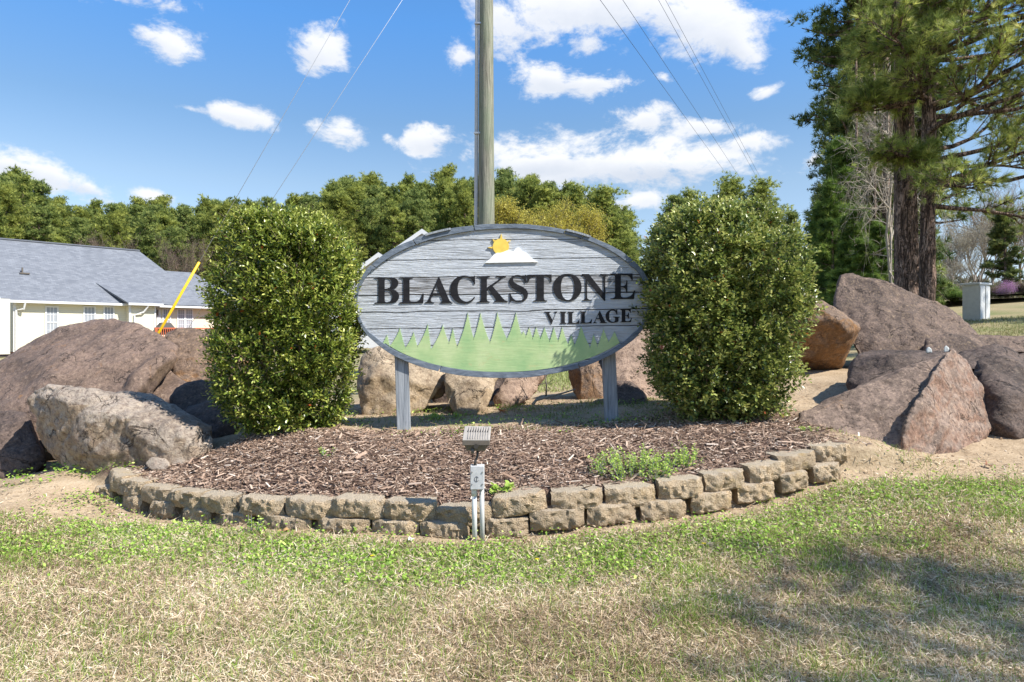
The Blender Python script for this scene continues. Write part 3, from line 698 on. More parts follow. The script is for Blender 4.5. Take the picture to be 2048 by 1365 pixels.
# oval: slightly fuller than an ellipse
def oval(k,th):
    c,s_=math.cos(th),math.sin(th); e=2/2.06
    return (1007+(299.0-k)*math.copysign(abs(c)**e,c), 602.5-(154.5-k)*math.copysign(abs(s_)**e,s_)-(c*2.2))
def oval_x(k,py):
    lo=None
    pts=[oval(k,2*math.pi*i/720) for i in range(720)]
    xs=[]
    for a,b in zip(pts,pts[1:]+pts[:1]):
        if (a[1]-py)*(b[1]-py)<=0 and a[1]!=b[1]: xs.append(a[0]+(b[0]-a[0])*(py-a[1])/(b[1]-a[1]))
    return (min(xs),max(xs)) if xs else (1007,1007)
seams=[449.5,480,518,553,588,622,655,690,722,755.5]
rs=random.Random(4)
for i,(s0,s1) in enumerate(zip(seams,seams[1:])):
    k_=5; pts=[]
    gap=1.5 if i!=4 else 2.4
    def wob(x,sd): return (vnoise(np.array([[x*.02,sd*3.1,0]]),7)[0]-.5)*(1.6 if sd!=5 else 4.2)
    def rowpts(y,sd,off,n=46):
        xl,xr=oval_x(k_,min(max(y,451),753.5)); out=[]
        for j in range(n+1):
            x_=xl+(xr-xl)*j/n; tilt=-(x_-1007)*.0135
            out.append((x_,y+tilt+wob(x_,sd)+off))
        return out
    top=rowpts(s0,i,gap/2) if i else None
    bot=rowpts(s1,i+1,-gap/2) if i<len(seams)-2 else None
    def inside_side(y0,y1,side,n=10):
        out=[]
        for j in range(n+1):
            y=y0+(y1-y0)*j/n; xs=oval_x(k_,min(max(y,450.2),754.5)); out.append((xs[side],y))
        return out
    poly=[]
    if top: poly+=top
    else:
        tt=[oval(k_,math.pi-math.pi*j/60) for j in range(61)]; poly+=[p for p in tt if p[1]<s1-8] 
    ya=(top[-1][1] if top else poly[-1][1]); yb=(bot[-1][1] if bot else s1)
    if bot:
        poly+=inside_side(ya,yb,1)[1:-1]+bot[::-1]
        yl=(top[0][1] if top else poly[0][1]); poly+=inside_side(bot[0][1],yl,0)[1:-1]
    else:
        tt=[oval(k_,-math.pi*j/60) for j in range(61)]; poly+=[p for p in tt if p[1]>max(top[0][1],top[-1][1])-1]
    nface=.03+rs.uniform(-.0015,.0015)
    o=flat('plank',[[SL(x_,y_,nface) for x_,y_ in poly]],.03,nface,M['plankW'] if i in (3,) else M['plank'])
    if i==3: o['label']='plank with bare dark grain behind the large letters'
bk=flat('backing_board',[[SL(*oval(5,2*math.pi*i/120),0) for i in range(120)]],.022,-.003,M['darkmetal'])
# frame in pieces with butt joints
breaks=[-8,30,58,66,101,127,152,196,245,300,352]
for a,b in zip(breaks,breaks[1:]):
    n=max(4,int((b-a)/2.5)); outer=[];inner=[]
    for j in range(n+1):
        th=R(a+.25+(b-a-.5)*j/n); wd=10.5+1.8*math.sin(th*3+1)+(-2.5 if abs(math.cos(th))>.9 else 0)
        outer.append(oval(0+(vnoise(np.array([[th*9,a,0]]),3)[0]-.5)*1.5,th)); inner.append(oval(wd,th))
    flat('frame_piece',[[SL(x_,y_,.047) for x_,y_ in outer+inner[::-1]]],.050,.047+rs.uniform(-.002,.002),M['frame'],bev=.002)
# peeling cap strips on the upper edge
for a,b in ((110.,121.),(55.,66.)):
    o_=[oval(-2.2,R(a+(b-a)*j/12)) for j in range(13)]; i_=[oval(1.8,R(a+(b-a)*j/12)) for j in range(13)]
    flat('peeling_strip',[[SL(x_,y_,.062) for x_,y_ in o_+i_[::-1]]],.05,.062,M['post'])

def path(cmds, sc, ox, oy):
    """'M L C Z' outline in crop pixels -> sampled loops in photo pixels"""
    loops=[];cur=[];pos=None
    tk=re.findall(r'[MLCZ]|-?[\d.]+',cmds); i=0; mode=None
    def num(): 
        nonlocal i; v=float(tk[i]); i+=1; return v
    while i<len(tk):
        if tk[i] in ('M','L','C','Z'): mode=tk[i]; i+=1
        if mode=='Z': loops.append(cur); cur=[]; mode=None; continue
        if mode in ('M','L'):
            pos=(num(),num()); cur.append(pos)
            if mode=='M': mode='L'
        elif mode=='C':
            a=(num(),num()); b=(num(),num()); c=(num(),num())
            for j in range(1,9):
                t=j/8; w=((1-t)**3,3*(1-t)**2*t,3*(1-t)*t*t,t**3)
                cur.append(tuple(w[0]*pos[q]+w[1]*a[q]+w[2]*b[q]+w[3]*c[q] for q in (0,1)))
            pos=c
    if cur: loops.append(cur)
    return [[(x_/sc+ox,y_/sc+oy) for x_,y_ in lp] for lp in loops]
Z1=(6.827,730,530); Z2=(6.827,1000,530)
LET=[
('B',Z1,'M130,172 L340,172 C430,172 455,210 455,248 C455,295 425,325 370,335 C430,345 466,385 466,430 C466,495 410,524 340,524 L165,528 L130,532 L130,520 C168,515 182,508 182,485 L182,215 C182,190 165,182 130,180 Z M268,186 L300,186 C345,186 362,212 362,252 C362,300 330,327 275,327 L268,327 Z M268,346 L305,346 C350,350 372,385 372,430 C372,482 340,510 295,510 C275,510 268,500 268,480 Z'),
('L',Z1,'M470,530 L470,516 C508,511 522,503 522,484 L522,210 C522,186 508,180 472,177 L472,168 L660,168 L660,177 C622,180 608,190 608,215 L608,470 C608,494 622,500 650,500 L690,500 C740,498 765,465 785,392 L805,396 L795,521 Z'),
('A',Z1,'M1010,158 L1150,480 C1160,502 1175,512 1200,513 L1200,522 L1030,522 L1030,513 C1060,510 1060,498 1050,470 L1030,420 L922,420 L900,470 C893,492 905,510 945,513 L945,521 L820,521 L820,513 C845,508 860,490 872,462 Z M974,275 L1018,392 L926,392 Z'),
('C',Z1,'M1503,150 L1503,265 L1490,265 C1475,205 1430,170 1370,170 C1300,170 1265,240 1265,330 C1265,430 1310,500 1385,500 C1430,500 1465,475 1490,436 L1503,444 C1480,500 1420,528 1350,528 C1240,528 1162,450 1162,340 C1162,230 1240,148 1350,148 C1400,148 1440,166 1470,166 C1482,166 1486,160 1489,150 Z'),
('K',Z1,'M1535,155 L1705,155 L1705,164 C1675,167 1665,176 1665,200 L1665,310 L1830,200 C1850,180 1845,165 1790,161 L1790,152 L1928,152 L1928,161 C1895,166 1880,178 1850,205 L1740,290 L1890,465 C1910,488 1925,495 1950,497 L1950,507 L1765,507 L1765,498 C1790,495 1795,488 1780,465 L1690,335 L1665,352 L1665,470 C1665,490 1675,500 1705,503 L1705,512 L1535,514 L1535,505 C1570,500 1585,492 1585,470 L1585,200 C1585,175 1570,167 1535,164 Z'),
('S',Z2,'M356,138 L356,248 L345,248 C330,190 290,155 240,155 C200,155 180,175 180,205 C180,240 215,255 265,280 C340,315 382,345 382,405 C382,470 330,510 255,510 C215,510 185,495 165,488 C150,483 145,495 142,515 L132,515 L130,385 L140,385 C160,450 200,492 250,492 C300,492 325,465 325,435 C325,400 290,380 235,352 C165,318 125,290 125,235 C125,175 175,138 240,138 C280,138 305,152 325,152 C338,152 343,147 345,138 Z'),
('T',Z2,'M375,135 L705,133 L705,228 L693,228 C680,180 660,158 620,158 L600,158 L600,455 C600,480 615,488 642,488 L642,497 L458,497 L458,488 C490,485 502,478 502,455 L502,158 L470,158 C430,160 405,180 390,235 L378,235 Z'),
('O',Z2,'M920,122 C1040,122 1115,200 1115,308 C1115,415 1035,497 920,497 C805,497 727,415 727,308 C727,200 805,122 920,122 Z M922,140 C868,140 832,210 832,308 C832,410 872,480 926,480 C985,480 1018,410 1018,308 C1018,212 985,140 922,140 Z'),
('N',Z2,'M1120,128 L1215,128 L1415,380 L1415,180 C1415,150 1395,141 1370,138 L1370,128 L1490,128 L1490,138 C1450,142 1438,155 1438,180 L1438,492 L1425,492 L1190,215 L1190,440 C1190,465 1205,475 1242,478 L1242,487 L1130,487 L1130,478 C1160,475 1168,462 1168,440 L1168,190 C1160,160 1145,142 1120,138 Z'),
('E',Z2,'M1502,120 L1810,118 L1812,215 L1800,215 C1790,170 1765,142 1710,142 L1650,142 L1650,290 L1680,290 C1715,285 1725,260 1728,215 L1738,215 L1738,385 L1728,385 C1722,335 1710,312 1680,308 L1650,308 L1650,410 C1650,438 1665,446 1700,446 C1770,446 1810,420 1832,350 L1845,352 L1830,466 L1510,470 L1510,459 C1560,455 1573,445 1573,420 L1573,170 C1573,145 1555,132 1502,130 Z'),
('V',Z2,'M605,640 L690,640 L690,648 C670,652 672,665 678,680 L720,760 L755,675 C762,655 755,650 740,648 L740,640 L780,640 L780,648 C770,652 765,660 758,675 L705,812 L698,812 L640,685 C630,660 620,650 605,648 Z'),
('I',Z2,'M822,640 L905,640 L905,648 C890,650 886,655 886,668 L886,780 C886,793 893,797 908,798 L908,806 L820,806 L820,798 C833,797 838,792 838,780 L838,668 C838,655 833,650 822,648 Z'),
('L',Z2,'M925,640 L1010,640 L1010,648 C993,650 988,655 988,668 L988,780 C988,790 995,793 1010,793 C1045,793 1065,785 1080,745 L1088,747 L1080,804 L922,804 L922,796 C937,795 941,790 941,778 L941,668 C941,655 935,650 925,648 Z'),
('L',Z2,'M1095,637 L1180,637 L1180,645 C1163,647 1158,652 1158,665 L1158,777 C1158,787 1165,790 1180,790 C1215,790 1235,782 1250,742 L1258,744 L1250,801 L1092,801 L1092,793 C1107,792 1111,787 1111,775 L1111,665 C1111,652 1105,647 1095,645 Z'),
('A',Z2,'M1362,623 L1430,770 C1438,785 1445,788 1460,789 L1460,797 L1360,797 L1360,789 C1378,788 1378,782 1372,770 L1360,745 L1312,745 L1302,770 C1297,783 1302,789 1325,791 L1325,798 L1270,798 L1270,791 C1282,789 1288,782 1295,768 Z M1343,678 L1356,730 L1318,730 Z'),
('G',Z2,'M1602,612 L1604,680 L1593,680 C1585,645 1565,625 1535,625 C1500,625 1490,660 1490,700 C1490,745 1505,775 1540,778 C1560,778 1572,770 1572,755 L1572,735 C1572,722 1565,718 1545,717 L1545,709 L1635,709 L1635,717 C1622,719 1618,725 1618,735 L1618,775 C1600,785 1570,792 1535,792 C1480,792 1442,755 1442,700 C1442,648 1485,612 1540,612 C1560,612 1575,620 1585,620 C1590,620 1592,617 1593,612 Z'),
('E',Z2,'M1640,608 L1785,608 L1787,655 L1779,655 C1773,632 1762,620 1735,620 L1712,620 L1712,690 L1728,690 C1745,688 1750,675 1752,655 L1760,655 L1760,735 L1752,735 C1749,712 1742,702 1728,701 L1712,701 L1712,755 C1712,767 1720,772 1738,772 C1770,772 1785,755 1793,725 L1801,726 L1788,783 L1640,785 L1640,778 C1660,776 1663,770 1663,758 L1663,635 C1663,620 1658,616 1640,615 Z')]
for i,(ch,Zc,dd) in enumerate(LET):
    nf=.0355 if i<10 else .0345
    o=flat('letter',[[SL(x_,y_,nf) for x_,y_ in lp] for lp in path(dd,*Zc)],nf-.026,nf,M['black'])
    o['label']='black raised serif letter '+ch
# trees and meadow panel
pk=[(763.4,690.8),(774,670),(779.3,694.2),(799.8,656.1),(810.3,697.9),(827.2,664.2),(834.5,695),(855.4,648.8),(861.6,700.8),(885.7,649.5),(898.2,688.4),(905.5,656.6),(914.3,696.4),(935.5,625.4),(947.3,680.3),(961.2,625.4),(980.2,687.6),(994.9,624.6),(1013.9,680.3),(1032,625.4),(1043,671.5),(1047.4,662),(1051.7,676),(1058.3,653.9),(1065.7,679.6),(1072.3,654),(1081,678.8),(1089,654.7),(1099.4,684.7),(1107.4,654.7),(1116.6,684.7),(1124.3,654),(1136.7,692),(1142.6,668.6),(1149.2,692.8),(1162.3,651.7),(1180.6,696.4),(1187.2,667.9),(1195.3,693.5),(1207,656.9),(1217.3,684.7),(1229,662.7),(1238,684)]
prof=[]
for (a,b) in zip(pk,pk[1:]):
    up=b[1]<a[1]; hgt=abs(b[1]-a[1]); n=max(3,int(hgt/4.6))
    for j in range(n):
        t=j/n
        if up: s_=1-t; xx=b[0]+(a[0]-b[0])*(s_**1.45); yy=b[1]+(a[1]-b[1])*s_; sd=-1
        else: s_=t; xx=a[0]+(b[0]-a[0])*(s_**1.45); yy=a[1]+(b[1]-a[1])*s_; sd=1
        tooth=2.1*min(1,s_*4)*(1-.3*s_)
        if up: prof+= [(xx-tooth,yy+.6),(xx+tooth*.3,yy-1.2)]
        else:  prof+= [(xx+tooth*.0,yy-.6),(xx+tooth*1.2,yy+1.4)]
prof=[pk[0]]+[p for p in prof[2:]]+[pk[-1]]
thl=None; bottom=[]
for j in range(721):
    th=-math.pi*j/720; q_=oval(12.8,th)
    if q_[1]>686.5 or (q_[0]>1100 and q_[1]>685): bottom.append(q_)
flat('tree_line_panel',[[SL(x_,y_,.038) for x_,y_ in prof+bottom]],.011,.038,M['green'])
# emblem
def z6(p): return [(x_/12.8+940,y_/12.8+460) for x_,y_ in p]
cloudp=[(385,848),(430,805),(480,768),(525,735),(560,690),(595,645),(640,612),(700,588),(770,590),(850,568),(905,545),(950,528),(1000,522),(1040,523),(1080,540),(1110,552),(1135,520),(1165,482),(1200,457),(1232,450),(1268,462),(1298,492),(1320,530),(1340,552),(1390,562),(1440,578),(1485,618),(1530,668),(1590,725),(1660,780),(1745,822)]
flat('cloud_emblem',[[SL(x_,y_,.046) for x_,y_ in z6(cloudp)]],.0155,.044,M['whitep'])
sunc=[(1001.8+16.2*math.cos(2*math.pi*i/40),493.6-16.2*math.sin(2*math.pi*i/40)) for i in range(40)]
se=flat('sun_emblem',[[SL(x_,y_,.0415) for x_,y_ in sunc]],.013,.0415,M['yellow'])
for ray in ([(800,100),(832,222),(800,240),(768,225)],[(575,238),(655,270),(612,312)],[(448,452),(575,428),(575,480)],[(1045,258),(1000,322),(945,318)]):
    flat('sun_ray',[[SL(x_,y_,.0405) for x_,y_ in z6(ray)]],.012,.0405,M['yellow'],se)
# posts
def post(pt,pb,Ytop,wpx):
    a=P(pt[0],pt[1],Ytop); b=P(pb[0],pb[1],Ytop); b.z-=.12; b.x+= (b.x-a.x)*0.1
    dirv=(a-b).normalized(); top=a+dirv*.62; g_=Geo()
    wv=wpx/F*Ytop; X=Vector((cy,sy,0))*wv/2; N=Vector((-sy,cy,0))*.075
    vs=[b-X,b+X,b+X+N,b-X+N,top-X,top+X,top+X+N,top-X+N]
    g_.add([tuple(v-SC) for v in vs],[(0,1,5,4),(1,2,6,5),(2,3,7,6),(3,0,4,7),(4,5,6,7),(3,2,1,0)])
    o=g_.build('post',M['post'],sign,color=False); o.matrix_parent_inverse=Matrix.Rotation(-YAW,4,'Z'); bevel(o,.004,2); return o
post((803,735),(808,868),5.345,26.5); post((1219,712),(1226,849),5.54,25.5)

# ------------------------------------------------------------------ ground spotlight in front of the wall
LY=3.66
base=on(955,1078,LY)
lamp=empty('spotlight',(base.x,LY,base.z)); tag(lamp,'bronze louvred flood light on a grey junction box and two plastic conduits','lamp')
def LP(px,py,Y=LY): return P(px,py,Y)-Vector((base.x,LY,base.z))
for (xt,xb,r_,mt,lb) in ((948.5,949.5,.0135,M['pvcw'],None),(963.5,965,.0128,M['pvc'],None)):
    g_=Geo(); a=LP(xb,1095,LY+.015); b=LP(xt,975,LY+.015); tube(g_,[a,b],[r_,r_],14)
    if xt<955: tube(g_,[LP(948.6,992,LY+.015),LP(948.4,974,LY+.015)],[r_*1.16]*2,14)
    g_.build('conduit',mt,lamp,smooth=True,color=False)
g_=Geo(); a=LP(941,931); b=LP(968.5,978); box(g_,a.x,b.x,-.022,.035,b.z,a.z)
jb=bevel(g_.build('junction_box',M['jbox'],lamp,color=False),.003)
for (qx,qy) in ((944.5,943),(965.5,943),(944.5,967),(965.5,967)):
    g_=Geo(); c=LP(qx,qy); tube(g_,[(c.x,-.0215,c.z),(c.x,-.026,c.z)],.0042,10); g_.build('screw',M['steel'],jb,color=False)
c=LP(953.5,957); g_=Geo()
tube(g_,[(c.x+.011*math.cos(t),-.0228,c.z+.014*math.sin(t)) for t in np.linspace(.5,5.8,14)],.0011,5); tube(g_,[(c.x,-.0228,c.z+.014),(c.x+.001,-.0228,c.z-.014)],.0011,5)
g_.build('cover_mark',M['darkmetal'],jb,color=False)
g_=Geo(); tube(g_,[LP(950,932),LP(951,922,LY+.01),LP(955,912,LY+.015),LP(955.5,896,LY+.02)],[.0085,.007,.006,.010],10); tube(g_,[LP(949,934),LP(949,930)],.014,12)
g_.build('swivel_arm',M['darkmetal'],lamp,smooth=True,color=False)
tl,tr,br,bl=LP(929.5,852,LY+.05),LP(982.5,853,LY+.05),LP(979.5,881,LY-.03),LP(924.5,881,LY-.03)
head=Geo(); up=(tr-tl).cross(tl-bl).normalized()
if up.y>0: up=-up
def quadbox(gg,c4,t,off=0):
    a=[p+up*off for p in c4]; b=[p-up*t for p in a]
    gg.add([tuple(p) for p in a+b],[(0,1,2,3),(7,6,5,4),(0,4,5,1),(1,5,6,2),(2,6,7,3),(3,7,4,0)])
hb=Geo(); quadbox(hb,[tl,tr,br,bl],.012); lid=bevel(hb.build('lamp_cover',M['taupe'],lamp,color=False),.003)
ex=(tr-tl); ey=(bl-tl)
for i in range(9):
    u0=.125+i*.092
    p0=tl+ex*(u0+.055)+ey*.10+up*.001; p1=tl+ex*(u0)+ey*.44+up*.001; p2=tl+ex*(u0+.065)+ey*.44+up*.001
    q=[p0,p1,p2]; fin=Geo(); fin.add([tuple(p+up*.0005) for p in q]+[tuple(p-up*.004) for p in q],[(0,1,2),(5,4,3),(0,3,4,1),(1,4,5,2),(2,5,3,0)])
    fin.build('slot_shadow',M['darkmetal'],lid,color=False)  # black wedges paint the shadow between the cooling fins
    r0=tl+ex*(u0+.070)+ey*.08; r1=tl+ex*(u0+.078)+ey*.92; fb=Geo(); w_=ex.normalized()*.0022
    q=[r0-w_,r0+w_,r1+w_,r1-w_]; fb.add([tuple(p+up*.0045) for p in q]+[tuple(p-up*.001) for p in q],[(0,1,2,3),(7,6,5,4),(0,4,5,1),(1,5,6,2),(2,6,7,3),(3,7,4,0)])
    fb.build('cooling_fin',M['taupe'],lid,color=False)
g_=Geo(); a=LP(924.8,881,LY-.03); b=LP(979.2,892,LY-.03); box(g_,a.x,b.x,-.028,.055,b.z,a.z-.001); bevel(g_.build('lamp_rim',M['bronze'],lamp,color=False),.003)
g_=Geo(); a=LP(929,892,LY-.02); b=LP(976,892,LY-.02); c0=LP(933,903,LY-.02); d0=LP(970,903,LY-.02)
f_=[Vector((a.x,-.018,a.z)),Vector((b.x,-.018,b.z)),Vector((d0.x,-.008,d0.z)),Vector((c0.x,-.008,c0.z))]
k_=[Vector((p.x,.05 if i<2 else .035,p.z)) for i,p in enumerate(f_)]
g_.add([tuple(p) for p in f_+k_],[(3,2,1,0),(4,5,6,7),(0,1,5,4),(1,2,6,5),(2,3,7,6),(3,0,4,7)])
bevel(g_.build('lamp_housing',M['bronze'],lamp,color=False),.003)
g_=Geo(); c=LP(952,893,LY-.03)
tube(g_,[(c.x+.001,-.034,c.z),(c.x+.001,-.018,c.z)],.013,18); g_.build('hinge_boss',M['darkmetal'],lamp,color=False)
g_=Geo(); c=LP(945,900,LY-.02); tube(g_,[(c.x,-.012,c.z+.004),(c.x,-.012,c.z-.022)],[.011,.008],12); g_.build('knuckle',M['bronze'],lamp,smooth=True,color=False)
# ------------------------------------------------------------------ leaf templates
LEAF_T=[(0,0,0),(.20,.28,.05),(.21,.66,.04),(0,1,-.05),(-.21,.66,.04),(-.20,.28,.05)]
LEAF_F=[(0,1,2,3),(0,3,4,5)]
HOLLY_T=[(0,0,0),(.16,.2,.03),(.34,.33,.10),(.19,.5,.03),(.33,.74,.10),(0,1,-.06),(-.33,.74,.10),(-.19,.5,.03),(-.34,.33,.10),(-.16,.2,.03)]
HOLLY_F=[(0,1,2,3),(0,3,4,5),(0,5,6,7),(0,7,8,9)]
def colmix(r,stops):
    """r in 0..1 -> colours; stops [(pos,(r,g,b))]"""
    ps=[p for p,_ in stops]; cs=np.array([c for _,c in stops])
    return np.stack([np.interp(r,ps,cs[:,i]) for i in range(3)],1)

def shrub(name,label,cat,cx,cy,rx,ry,z0,z1,nspr,tmpl,lsz,stops,seed,nleaf=9,twl=.11,stems=9,back=.0):
    rg=np.random.default_rng(seed); root=empty(name,(cx,cy,z0)); tag(root,label,cat,'trimmed shrubs flanking the sign')
    d=rg.normal(size=(nspr,3)); p_=3.6
    d=d/((np.abs(d)**p_).sum(1)**(1/p_))[:,None]
    nrm=np.sign(d)*np.abs(d)**(p_-1); nrm/=np.linalg.norm(nrm,axis=1,keepdims=True)
    low=np.clip(-d[:,2],0,1); hi=np.clip(d[:,2],0,1)
    d[:,:2]*=(1-.13*low**2-.05*hi**2)[:,None]
    lump=1+(fbm(d*[1,1,1.4],2.1,3,seed)-.5)*.30
    dep=1-np.abs(rg.normal(0,.05,nspr)); ins=rg.random(nspr)<.42; dep=np.where(ins,rg.uniform(.35,.90,nspr),dep)
    hole=fbm(d*[rx,ry,(z1-z0)/2],4.2,3,seed+3); dep=dep*(1-.36*sstep(hole,.53,.66))
    zc=(z0+z1)/2; H=(z1-z0)/2
    pos=np.stack([d[:,0]*rx*dep*lump,d[:,1]*ry*dep*lump,d[:,2]*H*(1-(1-dep)*.45)*(1+(lump-1)*.4)],1)
    tdir=nrm*[1,1,.6]+np.array([0,0,.62])+rg.normal(0,.38,(nspr,3)); tdir/=np.linalg.norm(tdir,axis=1,keepdims=True)
    world=pos+np.array([0,0,zc-z0])
    ns=90; sd_=rg.integers(0,nspr,ns); world[sd_]=world[sd_]+tdir[sd_]*rg.uniform(.05,.13,ns)[:,None]
    keep=world[:,2]>.03; world=world[keep]; tdir=tdir[keep]; N=len(world)
    L=twl*rg.uniform(.6,1.3,N)
    FR=frames(tdir,rg.uniform(0,6.28,N))
    P_=[];D_=[];C_=[];Sz=[]
    tipc=rg.random(N)
    for j in range(nleaf):
        t=(j+.6)/nleaf; a=j*2.4+rg.uniform(-.3,.3,N); sp=rg.uniform(.55,.95,N)+.35*(1-t)
        rad=FR[:,:,0]*np.cos(a)[:,None]+FR[:,:,2]*np.sin(a)[:,None]
        dd=tdir*np.cos(sp)[:,None]+rad*np.sin(sp)[:,None]+np.array([0,0,.08])
        P_.append(world+tdir*(L*t)[:,None]+rad*.004); D_.append(dd)
        r=np.clip(.42*tipc+.35*t+rg.uniform(-.2,.25,N),0,1); C_.append(colmix(r,stops)*rg.uniform(.8,1.2,N)[:,None]); Sz.append(lsz*rg.uniform(.65,1.15,N)*(1-.25*t))
    P_=np.concatenate(P_);D_=np.concatenate(D_);C_=np.concatenate(C_);Sz=np.concatenate(Sz)
    red=rg.random(len(P_))<.003; C_[red]=np.array([.35,.09,.02]); 
    fr=frames(D_,rg.normal(0,.55,len(P_)))
    g=Geo(); g.scatter(*tmpl,P_,fr,Sz,C_)
    o=g.build('foliage',M['leafy'],root); o['kind']='stuff'
    # twigs and stems
    g=Geo(); sel=rg.permutation(N)[:1400]
    tri=[(-1,0,0),(1,0,0),(0,0,1.6),(0,1,0)]
    g.scatter(np.array([(-.5,0,-.3),(.5,0,-.3),(0,0,.6),(0,1,0)]),[(0,1,3),(1,2,3),(2,0,3)],world[sel],FR[sel],np.stack([np.full(len(sel),.005),L[sel]*1.5,np.full(len(sel),.005)],1))
    for k in range(stems):
        a=rg.uniform(0,6.28); r0=rg.uniform(0,.45); tp=(math.cos(a)*rx*.75,math.sin(a)*ry*.75,(z1-z0)*rg.uniform(.6,.93))
        b=(math.cos(a)*rx*r0*.8,math.sin(a)*ry*r0*.8,-.05)
        m_=((b[0]+tp[0])/2+rg.uniform(-.06,.06),(b[1]+tp[1])/2+rg.uniform(-.06,.06),tp[2]*.5)
        tube(g,[b,((b[0]+m_[0])/2,(b[1]+m_[1])/2,m_[2]*.45),m_,tp],[.014,.011,.008,.004],6)
    g.build('branches',M['twig'],root,color=False)
    return root
gz=hz(-1.72,5.25)
shrub('evergreen_shrub','tall columnar clipped evergreen shrub with oval glossy leaves left of the sign','shrub',-1.75,5.36,.495,.46,gz-.02,2.03,7200,(LEAF_T,LEAF_F),.043,
 [(0,(.018,.038,.009)),(.25,(.07,.12,.018)),(.50,(.27,.33,.05)),(1,(.66,.64,.17))],3)
gz=hz(1.76,5.6)
shrub('holly_shrub','broad clipped holly shrub with small spiny leaves right of the sign','shrub',1.672,5.44,.555,.54,gz-.02,2.11,8600,(HOLLY_T,HOLLY_F),.040,
 [(0,(.022,.042,.013)),(.25,(.08,.13,.03)),(.50,(.28,.33,.075)),(1,(.66,.63,.22))],8,stems=12)

# ------------------------------------------------------------------ ground cover
rg=np.random.default_rng(77)
BLA=np.array([(-.5,0,0),(.5,0,0),(.38,.5,.10),(-.38,.5,.10),(0,1,.0)]); BLF=[(0,1,2,3),(3,2,4)]
def blades(n,xr,yr,dens,seed,len_,wid,lay,colf,zoff=0.0,curl=True,view=True):
    rg=np.random.default_rng(seed); y=np.sqrt(rg.uniform(yr[0]**2,yr[1]**2,n)) if view else rg.uniform(yr[0],yr[1],n)
    x=(rg.uniform(-.80,.80,n)*y) if view else rg.uniform(xr[0],xr[1],n)
    mu,di,gr=cover(x,y); k_=rg.random(n)<dens(x,y,mu,di,gr); x,y,gr,di=x[k_],y[k_],gr[k_],di[k_]; n=len(x)
    z=height(x,y)+zoff
    az=rg.uniform(0,6.283,n); tilt=lay(x,y,gr,n,rg)
    d=np.stack([np.cos(az)*np.cos(tilt),np.sin(az)*np.cos(tilt),np.sin(tilt)],1)
    fr=frames(d,rg.normal(0,.7,n))
    L=len_(n,rg,gr); Wd=wid*rg.uniform(.7,1.3,n)*np.clip(y/3.0,.85,2.5)
    sc=np.stack([Wd,L,L*rg.uniform(.4,2.2,n)*np.sign(rg.normal(size=n))],1)
    up=z+rg.random(n)*.018*(tilt<.6)
    pos=np.stack([x,y,up],1)
    return pos,fr,sc,colf(x,y,gr,n,rg)
DEAD=[(0,(.19,.12,.07)),(.3,(.48,.36,.23)),(.7,(.76,.61,.42)),(1,(.90,.79,.61))]
GREEN=[(0,(.08,.14,.015)),(.4,(.20,.31,.045)),(.75,(.36,.48,.09)),(1,(.58,.64,.2))]
g=Geo()
def dens_dead(x,y,mu,di,gr): return (1-mu)*(1-di*.97)*(1-.55*gr)*(1-inside(x,y))
pos,fr,sc,c=blades(225000,None,(2.15,4.75),dens_dead,1,lambda n,r,gr: r.uniform(.02,.055,n),.0034,
   lambda x,y,gr,n,r: np.abs(r.normal(.22,.42,n)),lambda x,y,gr,n,r: colmix(np.clip(.5+(n2(x,y,2.3,2,31)-.5)*.7+r.normal(0,.27,n),0,1),DEAD))
g.scatter(BLA,BLF,pos,fr,sc,c)
def tuft(x,y): return sstep(n2(x,y,2.6,3,51),.50,.66)*(.35+.65*sstep(n2(x,y,9,2,52),.45,.7))
def dens_green(x,y,mu,di,gr): return np.clip(.20+.9*np.maximum(gr*.8,tuft(x,y)*(.6+.4*sstep(x,-.5,1.5))),0,1)*(1-mu)*(1-di)*(1-inside(x,y))
pos,fr,sc,c=blades(150000,None,(2.15,5.0),dens_green,2,lambda n,r,gr: r.uniform(.03,.085,n)*(1-.45*gr),.0027,
   lambda x,y,gr,n,r: np.clip(r.normal(.95,.33,n),.1,1.5),lambda x,y,gr,n,r: colmix(np.clip(.45+.15*gr+r.normal(0,.22,n),0,1),GREEN))
g.scatter(BLA,BLF,pos,fr,sc,c)
lawn=g.build('lawn_grass',M['grass']); tag(lawn,kind='stuff')
# rough grass further out, right of the rocks and behind the sign
g=Geo()
def box_blades(n,xr,yr,seed,dens,L,Wd,cm,zt=.9):
    r=np.random.default_rng(seed); x=r.uniform(*xr,n); y=r.uniform(*yr,n); k_=r.random(n)<dens(x,y); x,y=x[k_],y[k_]; n=len(x)
    az=r.uniform(0,6.28,n); tl=np.clip(r.normal(zt,.4,n),.05,1.5)
    d=np.stack([np.cos(az)*np.cos(tl),np.sin(az)*np.cos(tl),np.sin(tl)],1)
    Lx=r.uniform(*L,n)
    g.scatter(BLA,BLF,np.stack([x,y,height(x,y)],1),frames(d,r.normal(0,.7,n)),np.stack([np.full(n,Wd)*r.uniform(.7,1.3,n),Lx,Lx*r.uniform(-1,1.5,n)],1),colmix(np.clip(r.normal(.5,.27,n),0,1),cm))
sh=lambda x,y: np.ones_like(x)
box_blades(26000,(8,16),(10,19),3,lambda x,y:.4+.6*sstep(n2(x,y,.8,3,4),.4,.6),(.04,.10),.011,[(0,(.2,.17,.08)),(.5,(.3,.3,.13)),(1,(.42,.46,.2))])
box_blades(12000,(.2,2.2),(8.2,15),4,sh,(.03,.08),.009,[(0,(.2,.2,.07)),(.5,(.3,.36,.11)),(1,(.5,.52,.25))])
